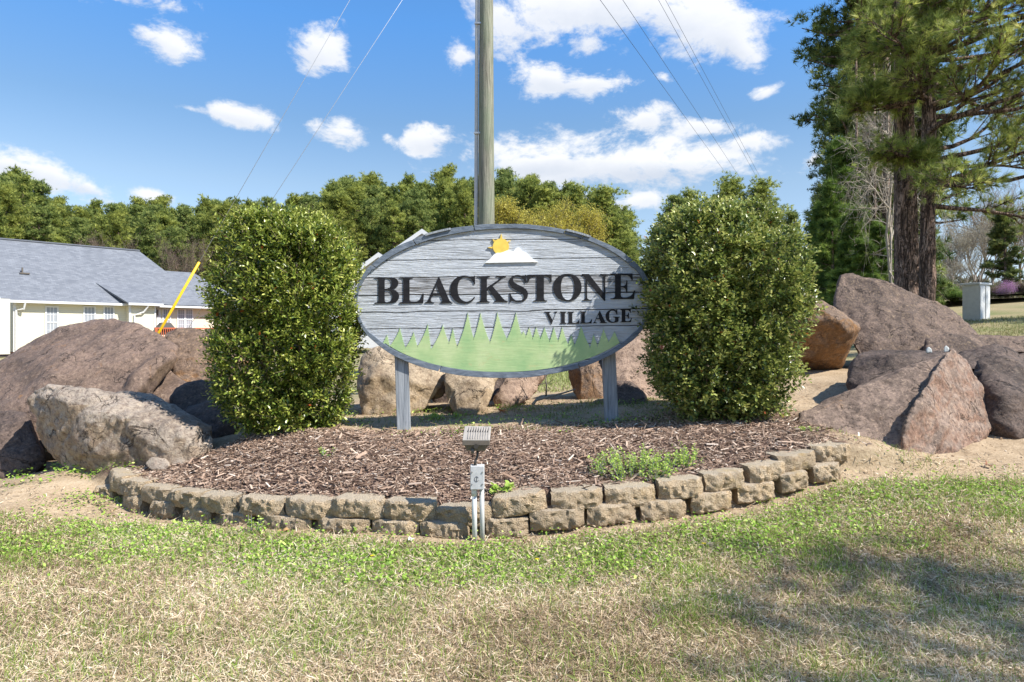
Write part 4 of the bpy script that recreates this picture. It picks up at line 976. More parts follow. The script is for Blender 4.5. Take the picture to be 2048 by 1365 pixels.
box_blades(9000,(-1.3,1.4),(5.15,6.6),5,lambda x,y:np.clip(.1+1.0*sstep(n2(x,y,2.2,3,14),.38,.58)*sstep(x,-1.2,.2),0,1),(.02,.06),.0042,[(0,(.15,.14,.05)),(.5,(.2,.26,.07)),(1,(.34,.4,.14))],.8)
box_blades(2500,(2.0,4.2),(4.2,5.2),6,lambda x,y:.6*sstep(n2(x,y,3,3,24),.5,.62),(.02,.05),.004,[(0,(.2,.2,.06)),(.5,(.25,.33,.08)),(1,(.45,.5,.15))],.8)
tag(g.build('rough_grass',M['grass']),kind='stuff')

# low broad-leaved weeds along the wall foot
CLV=[(0,0,0),(.35,.35,.05),(.30,.8,.08),(0,1,.05),(-.30,.8,.08),(-.35,.35,.05)]
def cover_leaves(n,xr,yr,dens,seed,sz,cm,hgt=.03,name='ground_cover_weeds',gg=None):
    r=np.random.default_rng(seed); x=r.uniform(*xr,n); y=r.uniform(*yr,n); k_=r.random(n)<dens(x,y); x,y=x[k_],y[k_]; n=len(x)
    z=height(x,y)+r.uniform(.003,hgt,n)
    az=r.uniform(0,6.28,n); tl=r.normal(.25,.35,n)
    d=np.stack([np.cos(az)*np.cos(tl),np.sin(az)*np.cos(tl),np.sin(tl)],1)
    S_=sz*r.uniform(.6,1.3,n)
    gg.scatter(CLV,LEAF_F,np.stack([x,y,z],1),frames(d,r.normal(0,.4,n)),S_,colmix(np.clip(r.normal(.5,.25,n),0,1),cm))
WEED=[(0,(.09,.16,.02)),(.4,(.23,.38,.05)),(.75,(.40,.56,.10)),(1,(.62,.70,.2))]
g=Geo()
def dcov(x,y):
    mu,di,gr=cover(x,y); return np.clip(gr*1.2*(.3+.9*sstep(n2(x,y,6,2,61),.35,.6)),0,1)*(1-mu)*(1-inside(x,y))*(y>3.05+.0*x)
cover_leaves(60000,(-3.3,3.4),(3.0,4.7),dcov,41,.016,WEED,.035,gg=g)
def dfoot(x,y):
    d=y-wall_y(x); return ((d>-.22)&(d<-.01))*sstep(n2(x,y,4,2,63),.52,.66)*.9
cover_leaves(9000,(-2.9,2.3),(3.4,4.9),dfoot,42,.015,WEED,.05,gg=g)
def dsign(x,y):
    return sstep(n2(x,y,3.2,3,67),.53,.64)*.7*inside(x,y)*sstep(y,4.85,5.1)
cover_leaves(9000,(-1.6,1.7),(4.8,6.5),dsign,43,.016,WEED,.05,gg=g)
cover_leaves(2500,(-3.9,-2.6),(4.5,5.4),lambda x,y:sstep(n2(x,y,3.2,3,69),.5,.6)*.9,44,.02,WEED,.06,gg=g)
tag(g.build('ground_cover_weeds',M['grass']),kind='stuff')

def weed_clump(label,px,Y,w,d,hgt,n,seed,lsz=.014,cat='weeds'):
    r=np.random.default_rng(seed); c=on(px,900,Y); root=empty('weed_clump',tuple(c)); tag(root,label,cat)
    g=Geo(); gs=Geo()
    for i in range(n):
        a=r.uniform(0,6.28); q=math.sqrt(r.random()); x=math.cos(a)*q*w; y=math.sin(a)*q*d
        z0=hz(c.x+x,c.y+y)-c.z; h_=hgt*r.uniform(.35,1)*(1-.45*q*q); lean=(x/w*.35*h_+r.normal()*.02,y/d*.2*h_+r.normal()*.02)
        tip=np.array([x+lean[0],y+lean[1],z0+h_]); b=np.array([x,y,z0-.005])
        tube(gs,[b,(b+tip)/2+r.normal(0,.004,3),tip],[.0016,.0013,.0009],3,cap=False)
        m_=int(7+h_*130); t=r.random(m_)**.7; pp=b+(tip-b)*t[:,None]; az=r.uniform(0,6.28,m_); tl=r.normal(.35,.3,m_)
        dd=np.stack([np.cos(az)*np.cos(tl),np.sin(az)*np.cos(tl),np.sin(tl)],1)
        g.scatter(CLV,LEAF_F,pp+dd*.004,frames(dd,r.normal(0,.3,m_)),lsz*r.uniform(.6,1.2,m_),colmix(np.clip(.45+.4*t+r.normal(0,.15,m_),0,1),WEED))
    g.build('leaves',M['grass'],root)['kind']='stuff'; gs.build('stems',M['grass'],root)['kind']='stuff'
weed_clump('leggy clump of yellow-green weeds growing in the mulch behind the wall right of the spotlight',1270,4.14,.25,.15,.18,120,1)
weed_clump('tall thin weed sprig at the right end of the weed clump',1370,4.25,.11,.07,.15,34,2)
weed_clump('small lobed green weed on the mulch edge just right of the spotlight',1010,3.92,.07,.04,.05,12,3,.028)
weed_clump('small weed sprig growing on the mulch below the left shrub',655,4.55,.045,.03,.08,7,4)
weed_clump('spindly weed growing up the wall front left of the spotlight',505,3.86,.06,.03,.13,10,5)
weed_clump('weed in front of the foot of the left end of the wall',365,4.1,.09,.04,.07,14,6)
weed_clump('low weed tuft at the foot of the red-brown boulder',1620,4.85,.07,.04,.05,10,7)
weed_clump('leafy weeds growing below the middle boulders under the sign',880,5.85,.16,.07,.08,26,8,.02)
weed_clump('bright weed tuft at the left boulder foot beside the left wall end',250,4.62,.08,.04,.06,12,9)

# mulch: shredded bark slivers
CH_=np.array([(-.5,0,0),(.5,0,0),(.42,1,.1),(-.35,1,0),(-.4,.1,.35),(.4,.05,.35),(.3,.93,.4),(-.3,.9,.35)]); CHF=[(4,5,6,7),(0,4,7,3),(1,2,6,5),(0,1,5,4),(3,7,6,2)]
r=np.random.default_rng(9); n=76000; x=r.uniform(-2.7,2.45,n); y=r.uniform(3.7,5.85,n); mu,_,_=cover(x,y)
k_=r.random(n)<mu*1.0; x,y=x[k_],y[k_]; n=len(x)
az=r.normal(.35,.9,n)+np.where(r.random(n)<.4,1.6,0); tl=r.normal(.02,.22,n)
d=np.stack([np.cos(az)*np.cos(tl),np.sin(az)*np.cos(tl),np.sin(tl)],1)
Lc=np.exp(r.normal(math.log(.025),.5,n)); z=height(x,y)+r.uniform(0,.016,n)
g=Geo(); g.scatter(CH_,CHF,np.stack([x,y,z],1),frames(d,r.normal(0,.5,n)),np.stack([Lc*r.uniform(.09,.26,n),Lc,np.full(n,.006)*r.uniform(.5,1.5,n)],1),
  colmix(np.clip(r.normal(.48,.26,n),0,1),[(0,(.06,.037,.027)),(.3,(.21,.135,.092)),(.6,(.37,.255,.185)),(.85,(.54,.41,.31)),(1,(.72,.6,.49))]))
tag(g.build('shredded_mulch',M['mulch']),kind='stuff')
# stray chips, needles and straw on the bare soil
r=np.random.default_rng(10); n=15000; x=r.uniform(-4,4.6,n); y=r.uniform(3.4,7.5,n); mu,di,_=cover(x,y); k_=r.random(n)<di*(1-mu)*(.25+.75*sstep(n2(x,y,1.5,3,81),.4,.6)); x,y=x[k_],y[k_]; n=len(x)
az=r.uniform(0,6.28,n); d=np.stack([np.cos(az),np.sin(az),r.normal(0,.12,n)],1); Lc=np.exp(r.normal(math.log(.045),.5,n))
g=Geo(); g.scatter(CH_,CHF,np.stack([x,y,height(x,y)+.002+r.random(n)*.006],1),frames(d),np.stack([np.full(n,.0032),Lc,np.full(n,.004)],1),
  colmix(r.random(n),[(0,(.14,.09,.06)),(.5,(.36,.26,.17)),(1,(.58,.48,.35))]))
tag(g.build('pine_straw',M['mulch']),kind='stuff')
# clods and grit on the soil
r=np.random.default_rng(12); n=9000; x=r.uniform(-4,4.6,n); y=r.uniform(3.4,7,n); mu,di,_=cover(x,y); k_=r.random(n)<di*(1-mu)*.8; x,y=x[k_],y[k_]; n=len(x)
OCT=np.array([(1,0,0),(-1,0,0),(0,1,0),(0,-1,0),(0,0,1),(0,0,-1)])*.5; OF=[(0,2,4),(2,1,4),(1,3,4),(3,0,4),(2,0,5),(1,2,5),(3,1,5),(0,3,5)]
g=Geo(); s_=np.exp(r.normal(math.log(.009),.5,n))
g.scatter(OCT,OF,np.stack([x,y,height(x,y)+.001],1),frames(r.normal(size=(n,3))),np.stack([s_,s_*r.uniform(.6,1,n),s_*r.uniform(.4,.8,n)],1),colmix(r.random(n),[(0,(.24,.15,.09)),(.6,(.46,.34,.22)),(1,(.62,.52,.4))]))
tag(g.build('soil_clods',M['mulch']),kind='stuff')

# fallen leaves, dandelions, twigs
def fallen(label,px,py,Y,sz,c,seed,name='fallen_leaf',cat='leaf'):
    p=on(px,py,Y); r=random.Random(seed); g=Geo(); n=9
    rim=[(math.cos(2*math.pi*i/n)*sz*.5*r.uniform(.6,1.15),math.sin(2*math.pi*i/n)*sz*.34*r.uniform(.6,1.2),r.uniform(0,.35)*sz) for i in range(n)]
    g.add([(0,0,.02*sz)]+rim,[(0,1+i,1+(i+1)%n) for i in range(n)],c)
    o=g.build(name,M['mulch']); o.location=(p.x,p.y,p.z+.008); o.rotation_euler=(r.uniform(-.3,.5),r.uniform(-.3,.3),r.uniform(0,6)); tag(o,label,cat)
fallen('dark red-brown dead leaf on the ground right of the conduit foot',1052,1072,3.63,.055,(.14,.05,.035),1)
fallen('curled tan dead leaf leaning on the wall foot left of the spotlight',568,1052,3.86,.06,(.48,.29,.13),2)
fallen('brown dead leaf in the grass right of the wall',1728,1010,4.0,.05,(.2,.1,.07),3)
fallen('whitish scrap of litter at the wall foot left of the spotlight',822,1074,3.68,.055,(.62,.58,.52),4,'litter_scrap','litter')
fallen('brown dead leaf standing on the soil at the far right near the dark boulder',1975,938,4.6,.07,(.26,.13,.08),5)
fallen('orange-tan dead leaf in the grass lower left of the wall',540,1092,3.45,.04,(.5,.26,.12),6)
fallen('orange dead leaf beneath the sign in front of the boulders',1005,812,6.1,.11,(.45,.2,.08),7)
for i,(px,py,Y) in enumerate(((1408,1077,3.5),(745,1094,3.42),(1075,1100,3.36))):
    p=on(px,py,Y); g=Geo()
    for j in range(12):
        a=j*.524; g.add([(0,0,.028),(.011*math.cos(a-.2),.011*math.sin(a-.2),.030),(.012*math.cos(a+.2),.012*math.sin(a+.2),.030)],[(0,1,2)],(.8,.6,.02))
    o=empty('dandelion',tuple(p)); tag(o,['yellow dandelion in the grass right of centre below the wall','yellow dandelion in the grass left of the spotlight','yellow dandelion in the grass below and right of the spotlight'][i],'flower')
    g.build('flower_head',M['grass'],o); g2=Geo(); tube(g2,[(0,0,-.01),(0,0,.028)],.0015,4,(.2,.3,.08)); g2.build('stalk',M['grass'],o)
def stick(label,pts,r0,mt,name='fallen_branch',cat='branch'):
    p=[P(*q) for q in pts]; b=p[0].copy(); g=Geo(); tube(g,[q-b for q in p],[r0*(1-.6*i/(len(p)-1)) for i in range(len(p))],6)
    o=g.build(name,mt,color=False,smooth=True); o.location=b; tag(o,label,cat); return o
stick('pale curved fallen branch on the soil under the right half of the sign',[(1066,809,6.05),(1072,801,6.08),(1090,796,6.1),(1125,787,6.15),(1150,779,6.2)],.016,M['paleTwig'])
stick('thin curved twig on the soil under the left half of the sign',[(876,824,6.0),(888,818,6.05),(896,808,6.05),(900,797,6.08)],.008,M['twig'])
sp=stick('thin bare sapling standing in the gap under the right half of the sign',[(1092,797,6.5),(1093,770,6.5),(1090,752,6.5),(1078,728,6.5)],.009,M['greyTwig'],'sapling','sapling')
for q in ([(1092,770,6.5),(1108,758,6.5)],[(1093,766,6.5),(1070,772,6.5)],[(1091,756,6.5),(1099,742,6.5)]):
    p=[P(*t)-sp.location for t in q]; g=Geo(); tube(g,p,[.005,.002],5); g.build('twig',M['greyTwig'],sp,color=False)

# ------------------------------------------------------------------ utility pole, guys and wires
pb=P(972.5,700,10.); gzp=hz(pb.x,10); pole=empty('utility_pole',(pb.x,10,gzp)); tag(pole,'tall weathered wooden utility pole rising behind the sign','utility pole')
r0=.131; H=10.6-gzp; g=Geo(); tube(g,[(0,0,-.3),(0.0,0,1.5),(-.0,0,5),(.0,0,H)],[r0,.127,.104,.085],28)
g.build('shaft',M['pole'],pole,smooth=True,color=False)
g=Geo(); tube(g,[(-.151,-.02,0),(-.151,-.02,2.2),(-.131,-.02,6),(-.115,-.02,8.2)],[.028]*4,12); cd=g.build('riser_conduit',M['pvc'],pole,smooth=True,color=False)
for zz in (1.9,3.7,5.3,6.9):
    g=Geo(); rr=np.interp(zz,[0,1.5,5,9],[r0,.127,.104,.09]); box(g,-rr-.065,-rr+.03,-.07,-.03,zz-.012,zz+.012); g.build('strap',M['steel'],pole,color=False)
g=Geo(); box(g,-1.2,1.2,-.16,-.05,H-.5,H-.37); g.build('crossarm',M['pole'],pole,color=False)
for xx in (-1.1,-.45,.45,1.1):
    g=Geo(); tube(g,[(xx,-.105,H-.37),(xx,-.105,H-.2)],[.05,.035],10); g.build('insulator',M['jbox'],pole,smooth=True,color=False)
def wire(label,a,b,sag,r_,mt,name,cat,group,n=24):
    pts=[]
    for i in range(n+1):
        t=i/n; p=a.lerp(b,t); p.z-=sag*4*t*(1-t); pts.append(p-a)
    g=Geo(); tube(g,pts,[r_]*(n+1),6); o=g.build(name,mt,smooth=True,color=False); o.location=a; tag(o,label,cat,group); return o
top=Vector((pb.x,10,gzp+H))
def thru(A,px,py,Y2,sag): return A
for i,(xx,lb,(t0,t1),ins) in enumerate((( -1.1,'lowest and leftmost of the four dark power lines over the right shrub',((1201,0),(1457,352)),0),(-.45,'second from the left of the four dark power lines',((1246,0),(1480,354)),1),
   (.45,'third from the left of the four dark power lines, close beside the rightmost',((1317,0),(1512,352)),2),(1.1,'rightmost of the four dark power lines',((1331,0),(1519,352)),3))):
    # the line leaves the pole head and runs to a pole far behind the trees; its far end keeps the photo's bearing
    b=P(t1[0]+4,t1[1]+8,95)
    s_=(t1[0]-t0[0])/(t1[1]-t0[1]); 
    # point on the pole side where the straight line meets the pole's column
    ypole=t1[1]-(t1[0]-972)/s_; a=P(972,ypole,9.9)
    pts=[]; n=40; o_=None
    g=Geo()
    for q in range(n+1):
        t=(q/n)**2.2; p=a.lerp(b,t); p.z-=.0*4*t*(1-t); pts.append(p-a)
    tube(g,pts,[.0050+.010*(q/n)**2 for q in range(n+1)],6); o=g.build('power_line',M['cable'],smooth=True,color=False); o.location=a; tag(o,lb,'power line','power lines from the utility pole')
def guy(label,p0,p1,Y0,guard):
    """p0 low photo point, p1 high photo point"""
    s_=(p1[0]-p0[0])/(p1[1]-p0[1]); ypole=p0[1]+(962-p0[0])/s_
    a=P(962,ypole,10.0); lo=P(p0[0],p0[1],Y0); d=(lo-a).normalized(); b=lo.copy()
    while b.z>hz(b.x,b.y)-.05: b=b+d*.05
    root=empty('guy_wire',tuple(b)); tag(root,label,'guy wire','guy wires of the utility pole')
    g=Geo(); tube(g,[a-b,Vector((0,0,0))],[.0036,.0036],6); g.build('cable',M['guy'],root,smooth=True,color=False)
    if guard:
        t_=P(400,525,Y0*1.0); k_=(lo-a).length; 
        # top of the guard where the cable crosses row 525
        best=min((abs((HZ-(q.z-CH)/q.y*F)-525),i) for i,q in ((i,a.lerp(b,i/400)) for i in range(400)))[1]
        q=a.lerp(b,best/400)-b; g=Geo(); tube(g,[q,q*.5,q*.02],[.020,.021,.022],12); g.build('guard',M['guard'],root,smooth=True,color=False)
guy('guy wire with a bright yellow guard slanting down to the left behind the boulders',(322,658),(700,0),10.6,True)
guy('plain second guy wire slanting down behind the left shrub',(378,655),(805,0),10.9,False)

# ------------------------------------------------------------------ houses
k=NT('grey_shingle_roof'); o=k.obj(); br=k.n('ShaderNodeTexBrick'); k.l(k.map(k.n('ShaderNodeTexCoord').outputs['UV'],(1,1,1)),br.inputs[0])
br.inputs['Scale'].default_value=1; br.inputs['Brick Width'].default_value=.35; br.inputs['Row Height'].default_value=.15; br.inputs['Mortar Size'].default_value=.012
br.inputs['Color1'].default_value=(.125,.135,.155,1); br.inputs['Color2'].default_value=(.20,.212,.235,1); br.inputs['Mortar'].default_value=(.12,.13,.155,1)
nn_=k.noise(o,1.3,5,.7); nf_=k.noise(o,25,3,.6)
M['shingle']=k.done(k.mix(k.math('MULTIPLY',nf_,.5),br.outputs[0],k.ramp(nn_,[(.3,(.12,.13,.15)),(.7,(.24,.252,.275))])),.9,k.bump(br.outputs['Fac'],.4,.01),.2)
def m_siding(name,c):
    k=NT(name); o=k.obj(); s=k.n('ShaderNodeSeparateXYZ'); k.l(o,s.inputs[0]); w=k.math('FRACT',k.math('MULTIPLY',s.outputs[2],6.5)); n=k.noise(o,2,4)
    cc_=k.mix(k.ramp(w,[(.0,1.),(.08,0.)]),k.mix(k.math('MULTIPLY',n,.3),c,tuple(x*.9 for x in c)),tuple(x*.6 for x in c))
    return k.done(cc_,.6,k.bump(w,.6,.02),.3)
M['siding']=m_siding('cream_vinyl_siding',(.70,.66,.52)); M['siding2']=m_siding('blue_grey_siding',(.45,.52,.62)); M['siding3']=m_siding('white_siding',(.8,.8,.8))
M['trim']=m_plain('white_trim',(.7,.7,.7),.5,.4,.02)
M['brick']=m_plain('foundation_brick',(.25,.13,.1),.9,.2,.3,20)
k=NT('window_glass'); M['glass']=k.done((.33,.35,.38),.12,k.bump(k.noise(k.obj(),3,2),.05,.02),.8)
M['deck']=m_plain('red_deck_paint',(.5,.13,.06),.7,.3,.1)
HA=Vector((.655,.756,0)); HB=Vector((.756,-.655,0)); H0=Vector((-36.48,50,0)); 
def hp(t,b,z): p=H0+HA*t+HB*b; p.z=z; return p
def hx(px,b=0):
    q=(px-1024)/F; X0=H0.x+HB.x*b; Y0=H0.y+HB.y*b; return (q*Y0-X0)/(HA.x-HA.y*q)
house=empty('cream_house',tuple(H0)); tag(house,'cream sided single-storey house with a long grey shingle roof at the left','house')
HM=Matrix.Rotation(math.atan2(HA.y,HA.x),4,'Z'); house.rotation_euler=(0,0,math.atan2(HA.y,HA.x))
def hpart(name,g,mt,parent=house,color=False):
    return g.build(name,mt,parent,color=color)
# local axes: x along the facade, y into the house (=-HB), z up
ze,zb=3.62,-.18
def hbox(name,t0,t1,y0,y1,z0,z1,mt,parent=house):
    g=Geo(); box(g,t0,t1,y0,y1,z0,z1); return hpart(name,g,mt,parent)
T1=hx(236); T2=hx(252,.7); T3=hx(311,.7); T4=hx(445)
hbox('wall',0,T1+.6,0,.2,zb,ze,M['siding']); hbox('wall',-.0,.2,.2,9,zb,ze,M['siding'])
hbox('wall',T1+.6,T3,-.7,-.5,zb,ze,M['siding']); hbox('wall',T1+.6,T1+.8,-.5,0,zb,ze,M['siding'])
hbox('wall',T3,T4+3,.3,.5,zb,ze-.1,M['siding']); hbox('wall',T3-.2,T3,-.5,.3,zb,ze,M['siding'])
hbox('foundation',-.02,T4+3,.05,.25,-1.0,zb,M['brick']); hbox('foundation',-.03,.2,.25,9,-1.0,zb,M['brick'])
hbox('corner_board',-.06,.12,-.06,.0,zb,ze,M['trim']); hbox('corner_board',T1+.56,T1+.72,-.76,-.7,zb,ze,M['trim']); hbox('corner_board',T3-.1,T3+.02,-.76,-.7,zb,ze,M['trim'])
def roofpoly(name,pts,th=.12,mt=None,uvdir=None,parent=house):
    """pts local (x,y,z), planar; thin slab with shingle uv"""
    v=[Vector(p) for p in pts]; n=(v[1]-v[0]).cross(v[2]-v[0]).normalized()
    if n.z<0: v=v[::-1]; n=-n
    g=Geo(); m_=len(v); g.add([tuple(p) for p in v]+[tuple(p-n*th) for p in v],[tuple(range(m_)),tuple(range(2*m_-1,m_-1,-1))]+[(i,i+m_,(i+1)%m_+m_,(i+1)%m_) for i in range(m_)])
    o=g.build(name,mt or M['shingle'],parent,color=False); me=o.data; uv=me.uv_layers.new(name='uv')
    hd=Vector((0,0,1)).cross(n).normalized() if abs(n.z)<.999 else Vector((1,0,0)); sd=n.cross(hd)
    for lp in me.loops:
        p=me.vertices[lp.vertex_index].co; uv.data[lp.index].uv=(p.dot(hd),p.dot(sd))
    return o
RZ=8.55; RW=4.7; TR=10.0
def rp(t,y): return (t,y,ze+(RZ-ze)*((y+.45)/(RW+.45)))
roofpoly('roof',[rp(-.9,-.45),rp(TR+4.4,-.45),rp(TR+.3,RW),rp(-.9,RW)])
roofpoly('roof',[(-.9,RW,RZ),(TR+.3,RW,RZ),(TR+2.9,2*RW+.45,ze),(-.9,2*RW+.45,ze)])
roofpoly('roof',[rp(TR+.3,RW),rp(TR+4.4,-.45),(TR+2.9,2*RW+.45,ze)])
# front bump-out roof and porch roof
e2=ze+.02
roofpoly('porch_roof',[(T1+.35,-1.15,e2),(T3+.4,-1.15,e2),(T3+1.2,1.2,rp(0,1.2)[2]+.06),(T1-1.2,1.2,rp(0,1.2)[2]+.06)],.14)
roofpoly('porch_roof',[(T3-.3,-.42,ze-.02),(T4+2.9,-.42,ze-.02),(T4+2.6,-.1,ze+.22),(T3-.3,-.1,ze+.22)],.10)
# rear wing with a lower ridge
tA=hx(331,-4); tB=hx(386,-4)
zr=1.15+126/F*(H0.y+HA.y*tA+2.6)
roofpoly('wing_roof',[(T3+1,-.35,ze-.04),(T4+3.0,-.35,ze-.04),(tB,4.,zr),(tA-6,4.,zr)],.12); roofpoly('wing_roof',[(tB,4.,zr),(T4+3.0,-.35,ze-.04),(tB+2.5,8.5,ze)],.12)
g=Geo(); box(g,-1.0,TR+.35,RW-.12,RW+.12,RZ-.02,RZ+.08); hpart('ridge_cap',g,M['shingle'])
# gutters and fascia
hbox('gutter',-.95,T1+.8,-.62,-.46,ze-.2,ze-.02,M['trim']); hbox('gutter',T1+.35,T3+.4,-1.3,-1.16,ze-.16,ze+.02,M['trim']); hbox('gutter',T3+.0,T4+3.2,-.52,-.36,ze-.24,ze-.08,M['trim'])
hbox('soffit',-.9,T1+.8,-.46,0.,ze-.16,ze-.12,M['trim'])
g=Geo(); tube(g,[(.55,-.55,ze-.2),(.5,-.4,ze-.65),(.1,-.12,ze-.75),(.1,-.12,zb)],[.075]*4,8); hpart('downspout',g,M['trim'])
g=Geo(); tube(g,[(T1+1.9,-1.2,ze-.15),(T1+1.6,-.95,ze-.7),(T1+.95,-.8,ze-.95),(T1+.95,-.8,zb)],[.07]*4,8); hpart('downspout',g,M['trim'])
def gable_rake():
    g=Geo(); a=Vector((-1.0,-.5,ze-.25)); b=Vector((-1.0,RW,RZ-.2))
    g.add([tuple(a),tuple(a+Vector((0,0,.28))),tuple(b+Vector((0,0,.28))),tuple(b),tuple(a+Vector((.08,0,0))),tuple(a+Vector((.08,0,.28))),tuple(b+Vector((.08,0,.28))),tuple(b+Vector((.08,0,0)))],[(3,2,1,0),(4,5,6,7),(0,1,5,4),(1,2,6,5),(2,3,7,6),(3,0,4,7)])
    hpart('rake_board',g,M['trim'])
gable_rake()
g=Geo(); g.add([(-.0,0,ze),(-.0,RW,RZ-.35),(-.0,2*RW,ze),(.15,0,ze),(.15,RW,RZ-.35),(.15,2*RW,ze)],[(0,1,2),(5,4,3),(0,3,4,1),(1,4,5,2),(2,5,3,0)]); hpart('gable_wall',g,M['siding'])
# side wing standing forward at the far left
hbox('wall',-9,-.6,-1.6,-1.4,-.3,ze,M['siding']); hbox('wall',-.8,-.6,-1.4,.2,-.3,ze,M['siding'])
def window(t0,t1,yf,z0,z1,cols,rows,sash=True):
    g=Geo(); w=.09
    for (a,b,c,d) in ((t0-w,t0,z0-w,z1+w),(t1,t1+w,z0-w,z1+w),(t0,t1,z1,z1+w),(t0,t1,z0-w,z0)): box(g,a,b,yf-.07,yf,c,d)
    fr=hpart('window',g,M['trim'])
    hbox('pane',t0,t1,yf-.02,yf-.005,z0,z1,M['glass'],fr)
    g=Geo()
    if sash: box(g,t0,t1,yf-.055,yf-.022,(z0+z1)/2-.045,(z0+z1)/2+.045)
    for i in range(1,cols): xx=t0+(t1-t0)*i/cols; box(g,xx-.016,xx+.016,yf-.04,yf-.023,z0,z1)
    for half in ((z0,(z0+z1)/2),((z0+z1)/2,z1)) if sash else ((z0,z1),):
        for i in range(1,rows): zz=half[0]+(half[1]-half[0])*i/rows; box(g,t0,t1,yf-.041,yf-.024,zz-.014,zz+.014)
    o=hpart('muntins',g,M['trim'],fr); o['kind']='stuff'
def zpx(py,t,b=0): p=H0+HA*t+HB*b; return CH-(py-HZ)/F*p.y
for a,b in ((93,114),(169,188.5),(209,226)):
    t0,t1=hx(a),hx(b); zt=zpx(615,t0); window(t0,t1,0,zt-2.3,zt,3,2)
for a,b in ((326.5,339),(356,368),(372,384)):
    t0,t1=hx(a,-.3),hx(b,-.3); zt=zpx(619.5,t0,-.3); window(t0,t1,.3,zt-1.75,zt,3,2)
t0=hx(293,.7); 
g=Geo(); box(g,hx(313,-.3),hx(321,-.3),.24,.3,zb,zpx(617,hx(316,-.3),-.3)); hpart('door',g,M['trim'])
g=Geo(); tt=hx(312,-.3); box(g,tt-.12,tt+.12,.1,.28,zpx(632,tt,-.3),zpx(620,tt,-.3)); hpart('wall_lantern',g,M['bronze'])
tv=hx(83,-1.6); p=rp(tv-1.2,1.75); g=Geo(); tube(g,[(p[0],p[1],p[2]-.1),(p[0],p[1],p[2]+.45)],.06,10); box(g,p[0]-.18,p[0]+.45,p[1]-.15,p[1]+.2,p[2]-.02,p[2]+.07); hpart('roof_vent',g,M['bronze'])
# red deck with railing and a covered grill on it
dk=empty('red_deck',tuple(hp(T3+1,1.8,-.6))); dk.rotation_euler=house.rotation_euler; tag(dk,'red painted timber deck railing in front of the cream house right wing','deck')
zt=zpx(656,T3+2,2.0); L_=T4+3-(T3+.3)
g=Geo(); box(g,-1.5,L_,0,.1,zt+.6-.09,zt+.6); g.build('top_rail',M['deck'],dk,color=False)
for i in range(int((L_+1.5)/.16)):
    g=Geo(); xx=-1.45+i*.16; box(g,xx,xx+.05,.02,.06,zt+.6-.95,zt+.6-.09)
    if i==0: b0=g.build('baluster',M['deck'],dk,color=False)
    else:
        c_=b0.copy(); COL.objects.link(c_); c_.location.x=i*.16; c_.parent=dk
g=Geo(); box(g,-1.5,L_,0,.1,zt+.6-1.05,zt+.6-.95); g.build('bottom_rail',M['deck'],dk,color=False)
g=Geo(); box(g,-1.5,L_,.1,3.2,zt+.6-1.2,zt+.6-1.08); g.build('deck_floor',M['deck'],dk,color=False)
for xx in (-1.45,2,5,L_-.1):
    g=Geo(); box(g,xx,xx+.1,-.02,.1,-.6,zt+.6); g.build('post',M['deck'],dk,color=False)
gr=empty('covered_grill',tuple(hp(hx(331,1.3),1.2,zt-.6))); gr.rotation_euler=house.rotation_euler; tag(gr,'barbecue grill under a dark cover on the red deck','grill')
g=Geo(); g.add([(-.7,-.35,0),(.7,-.35,0),(.7,.35,0),(-.7,.35,0),(-.72,-.36,.55),(.72,-.36,.55),(.72,.36,.55),(-.72,.36,.55),(-.35,-.25,1.02),(.38,-.25,1.02),(.38,.25,1.02),(-.35,.25,1.02)],[(3,2,1,0),(0,1,5,4),(1,2,6,5),(2,3,7,6),(3,0,4,7),(4,5,9,8),(5,6,10,9),(6,7,11,10),(7,4,8,11),(8,9,10,11)])
bevel(g.build('grill_cover',M['darkmetal'],gr,color=False),.05,2)
g=Geo(); tube(g,[(-.5,-.3,0),(-.5,-.3,.3)],.03,6); g.build('leg',M['darkmetal'],gr,color=False)

# house behind the sign: white gables against the pines
h2=empty('gabled_house',(-8,45,.2)); tag(h2,'white gabled house with grey roof almost hidden behind the sign','house')
def w2(px,py,Y): p=P(px,py,Y); return (p.x+8,p.y-45,p.z-.2)
def gable(pk,Y,hw,dep,slope,mt,zeave=None):
    x0,y0,z0=w2(pk[0],pk[1],Y); zl=z0-hw*slope
    g=Geo(); g.add([(x0-hw,y0,zl),(x0,y0,z0),(x0+hw,y0,zl),(x0+hw,y0,0),(x0-hw,y0,0),(x0-hw,y0+dep,zl),(x0,y0+dep,z0),(x0+hw,y0+dep,zl),(x0+hw,y0+dep,0),(x0-hw,y0+dep,0)],
       [(4,3,2,1,0),(5,6,7,8,9),(0,5,9,4),(3,8,7,2)]); g.build('wall',mt,h2,color=False)
    for s_ in (-1,1):
        roofpoly('roof',[(x0,y0-.5,z0+.2),(x0,y0+dep,z0+.2),(x0+s_*(hw+.6),y0+dep,zl+.2-.6*slope),(x0+s_*(hw+.6),y0-.5,zl+.2-.6*slope)],.12,parent=h2)
        g=Geo(); a=Vector((x0,y0-.56,z0+.2)); b=Vector((x0+s_*(hw+.6),y0-.56,zl+.2-.6*slope)); dn=Vector((0,0,-.32)); f_=Vector((0,.07,0))
        q=[a,b,b+dn,a+dn]; g.add([tuple(p) for p in q]+[tuple(p+f_) for p in q],[(0,1,2,3),(7,6,5,4),(0,4,5,1),(1,5,6,2),(2,6,7,3),(3,7,4,0)]); g.build('rake_board',M['trim'],h2,color=False)
gable((760,513),45,4.5,8,.74,M['siding3']); gable((846,466),48,4.2,9,.70,M['siding3'])
x0,y0,z0=w2(725,529,50); x1=w2(860,529,50)[0]; zt_=w2(735,508,51)[2]
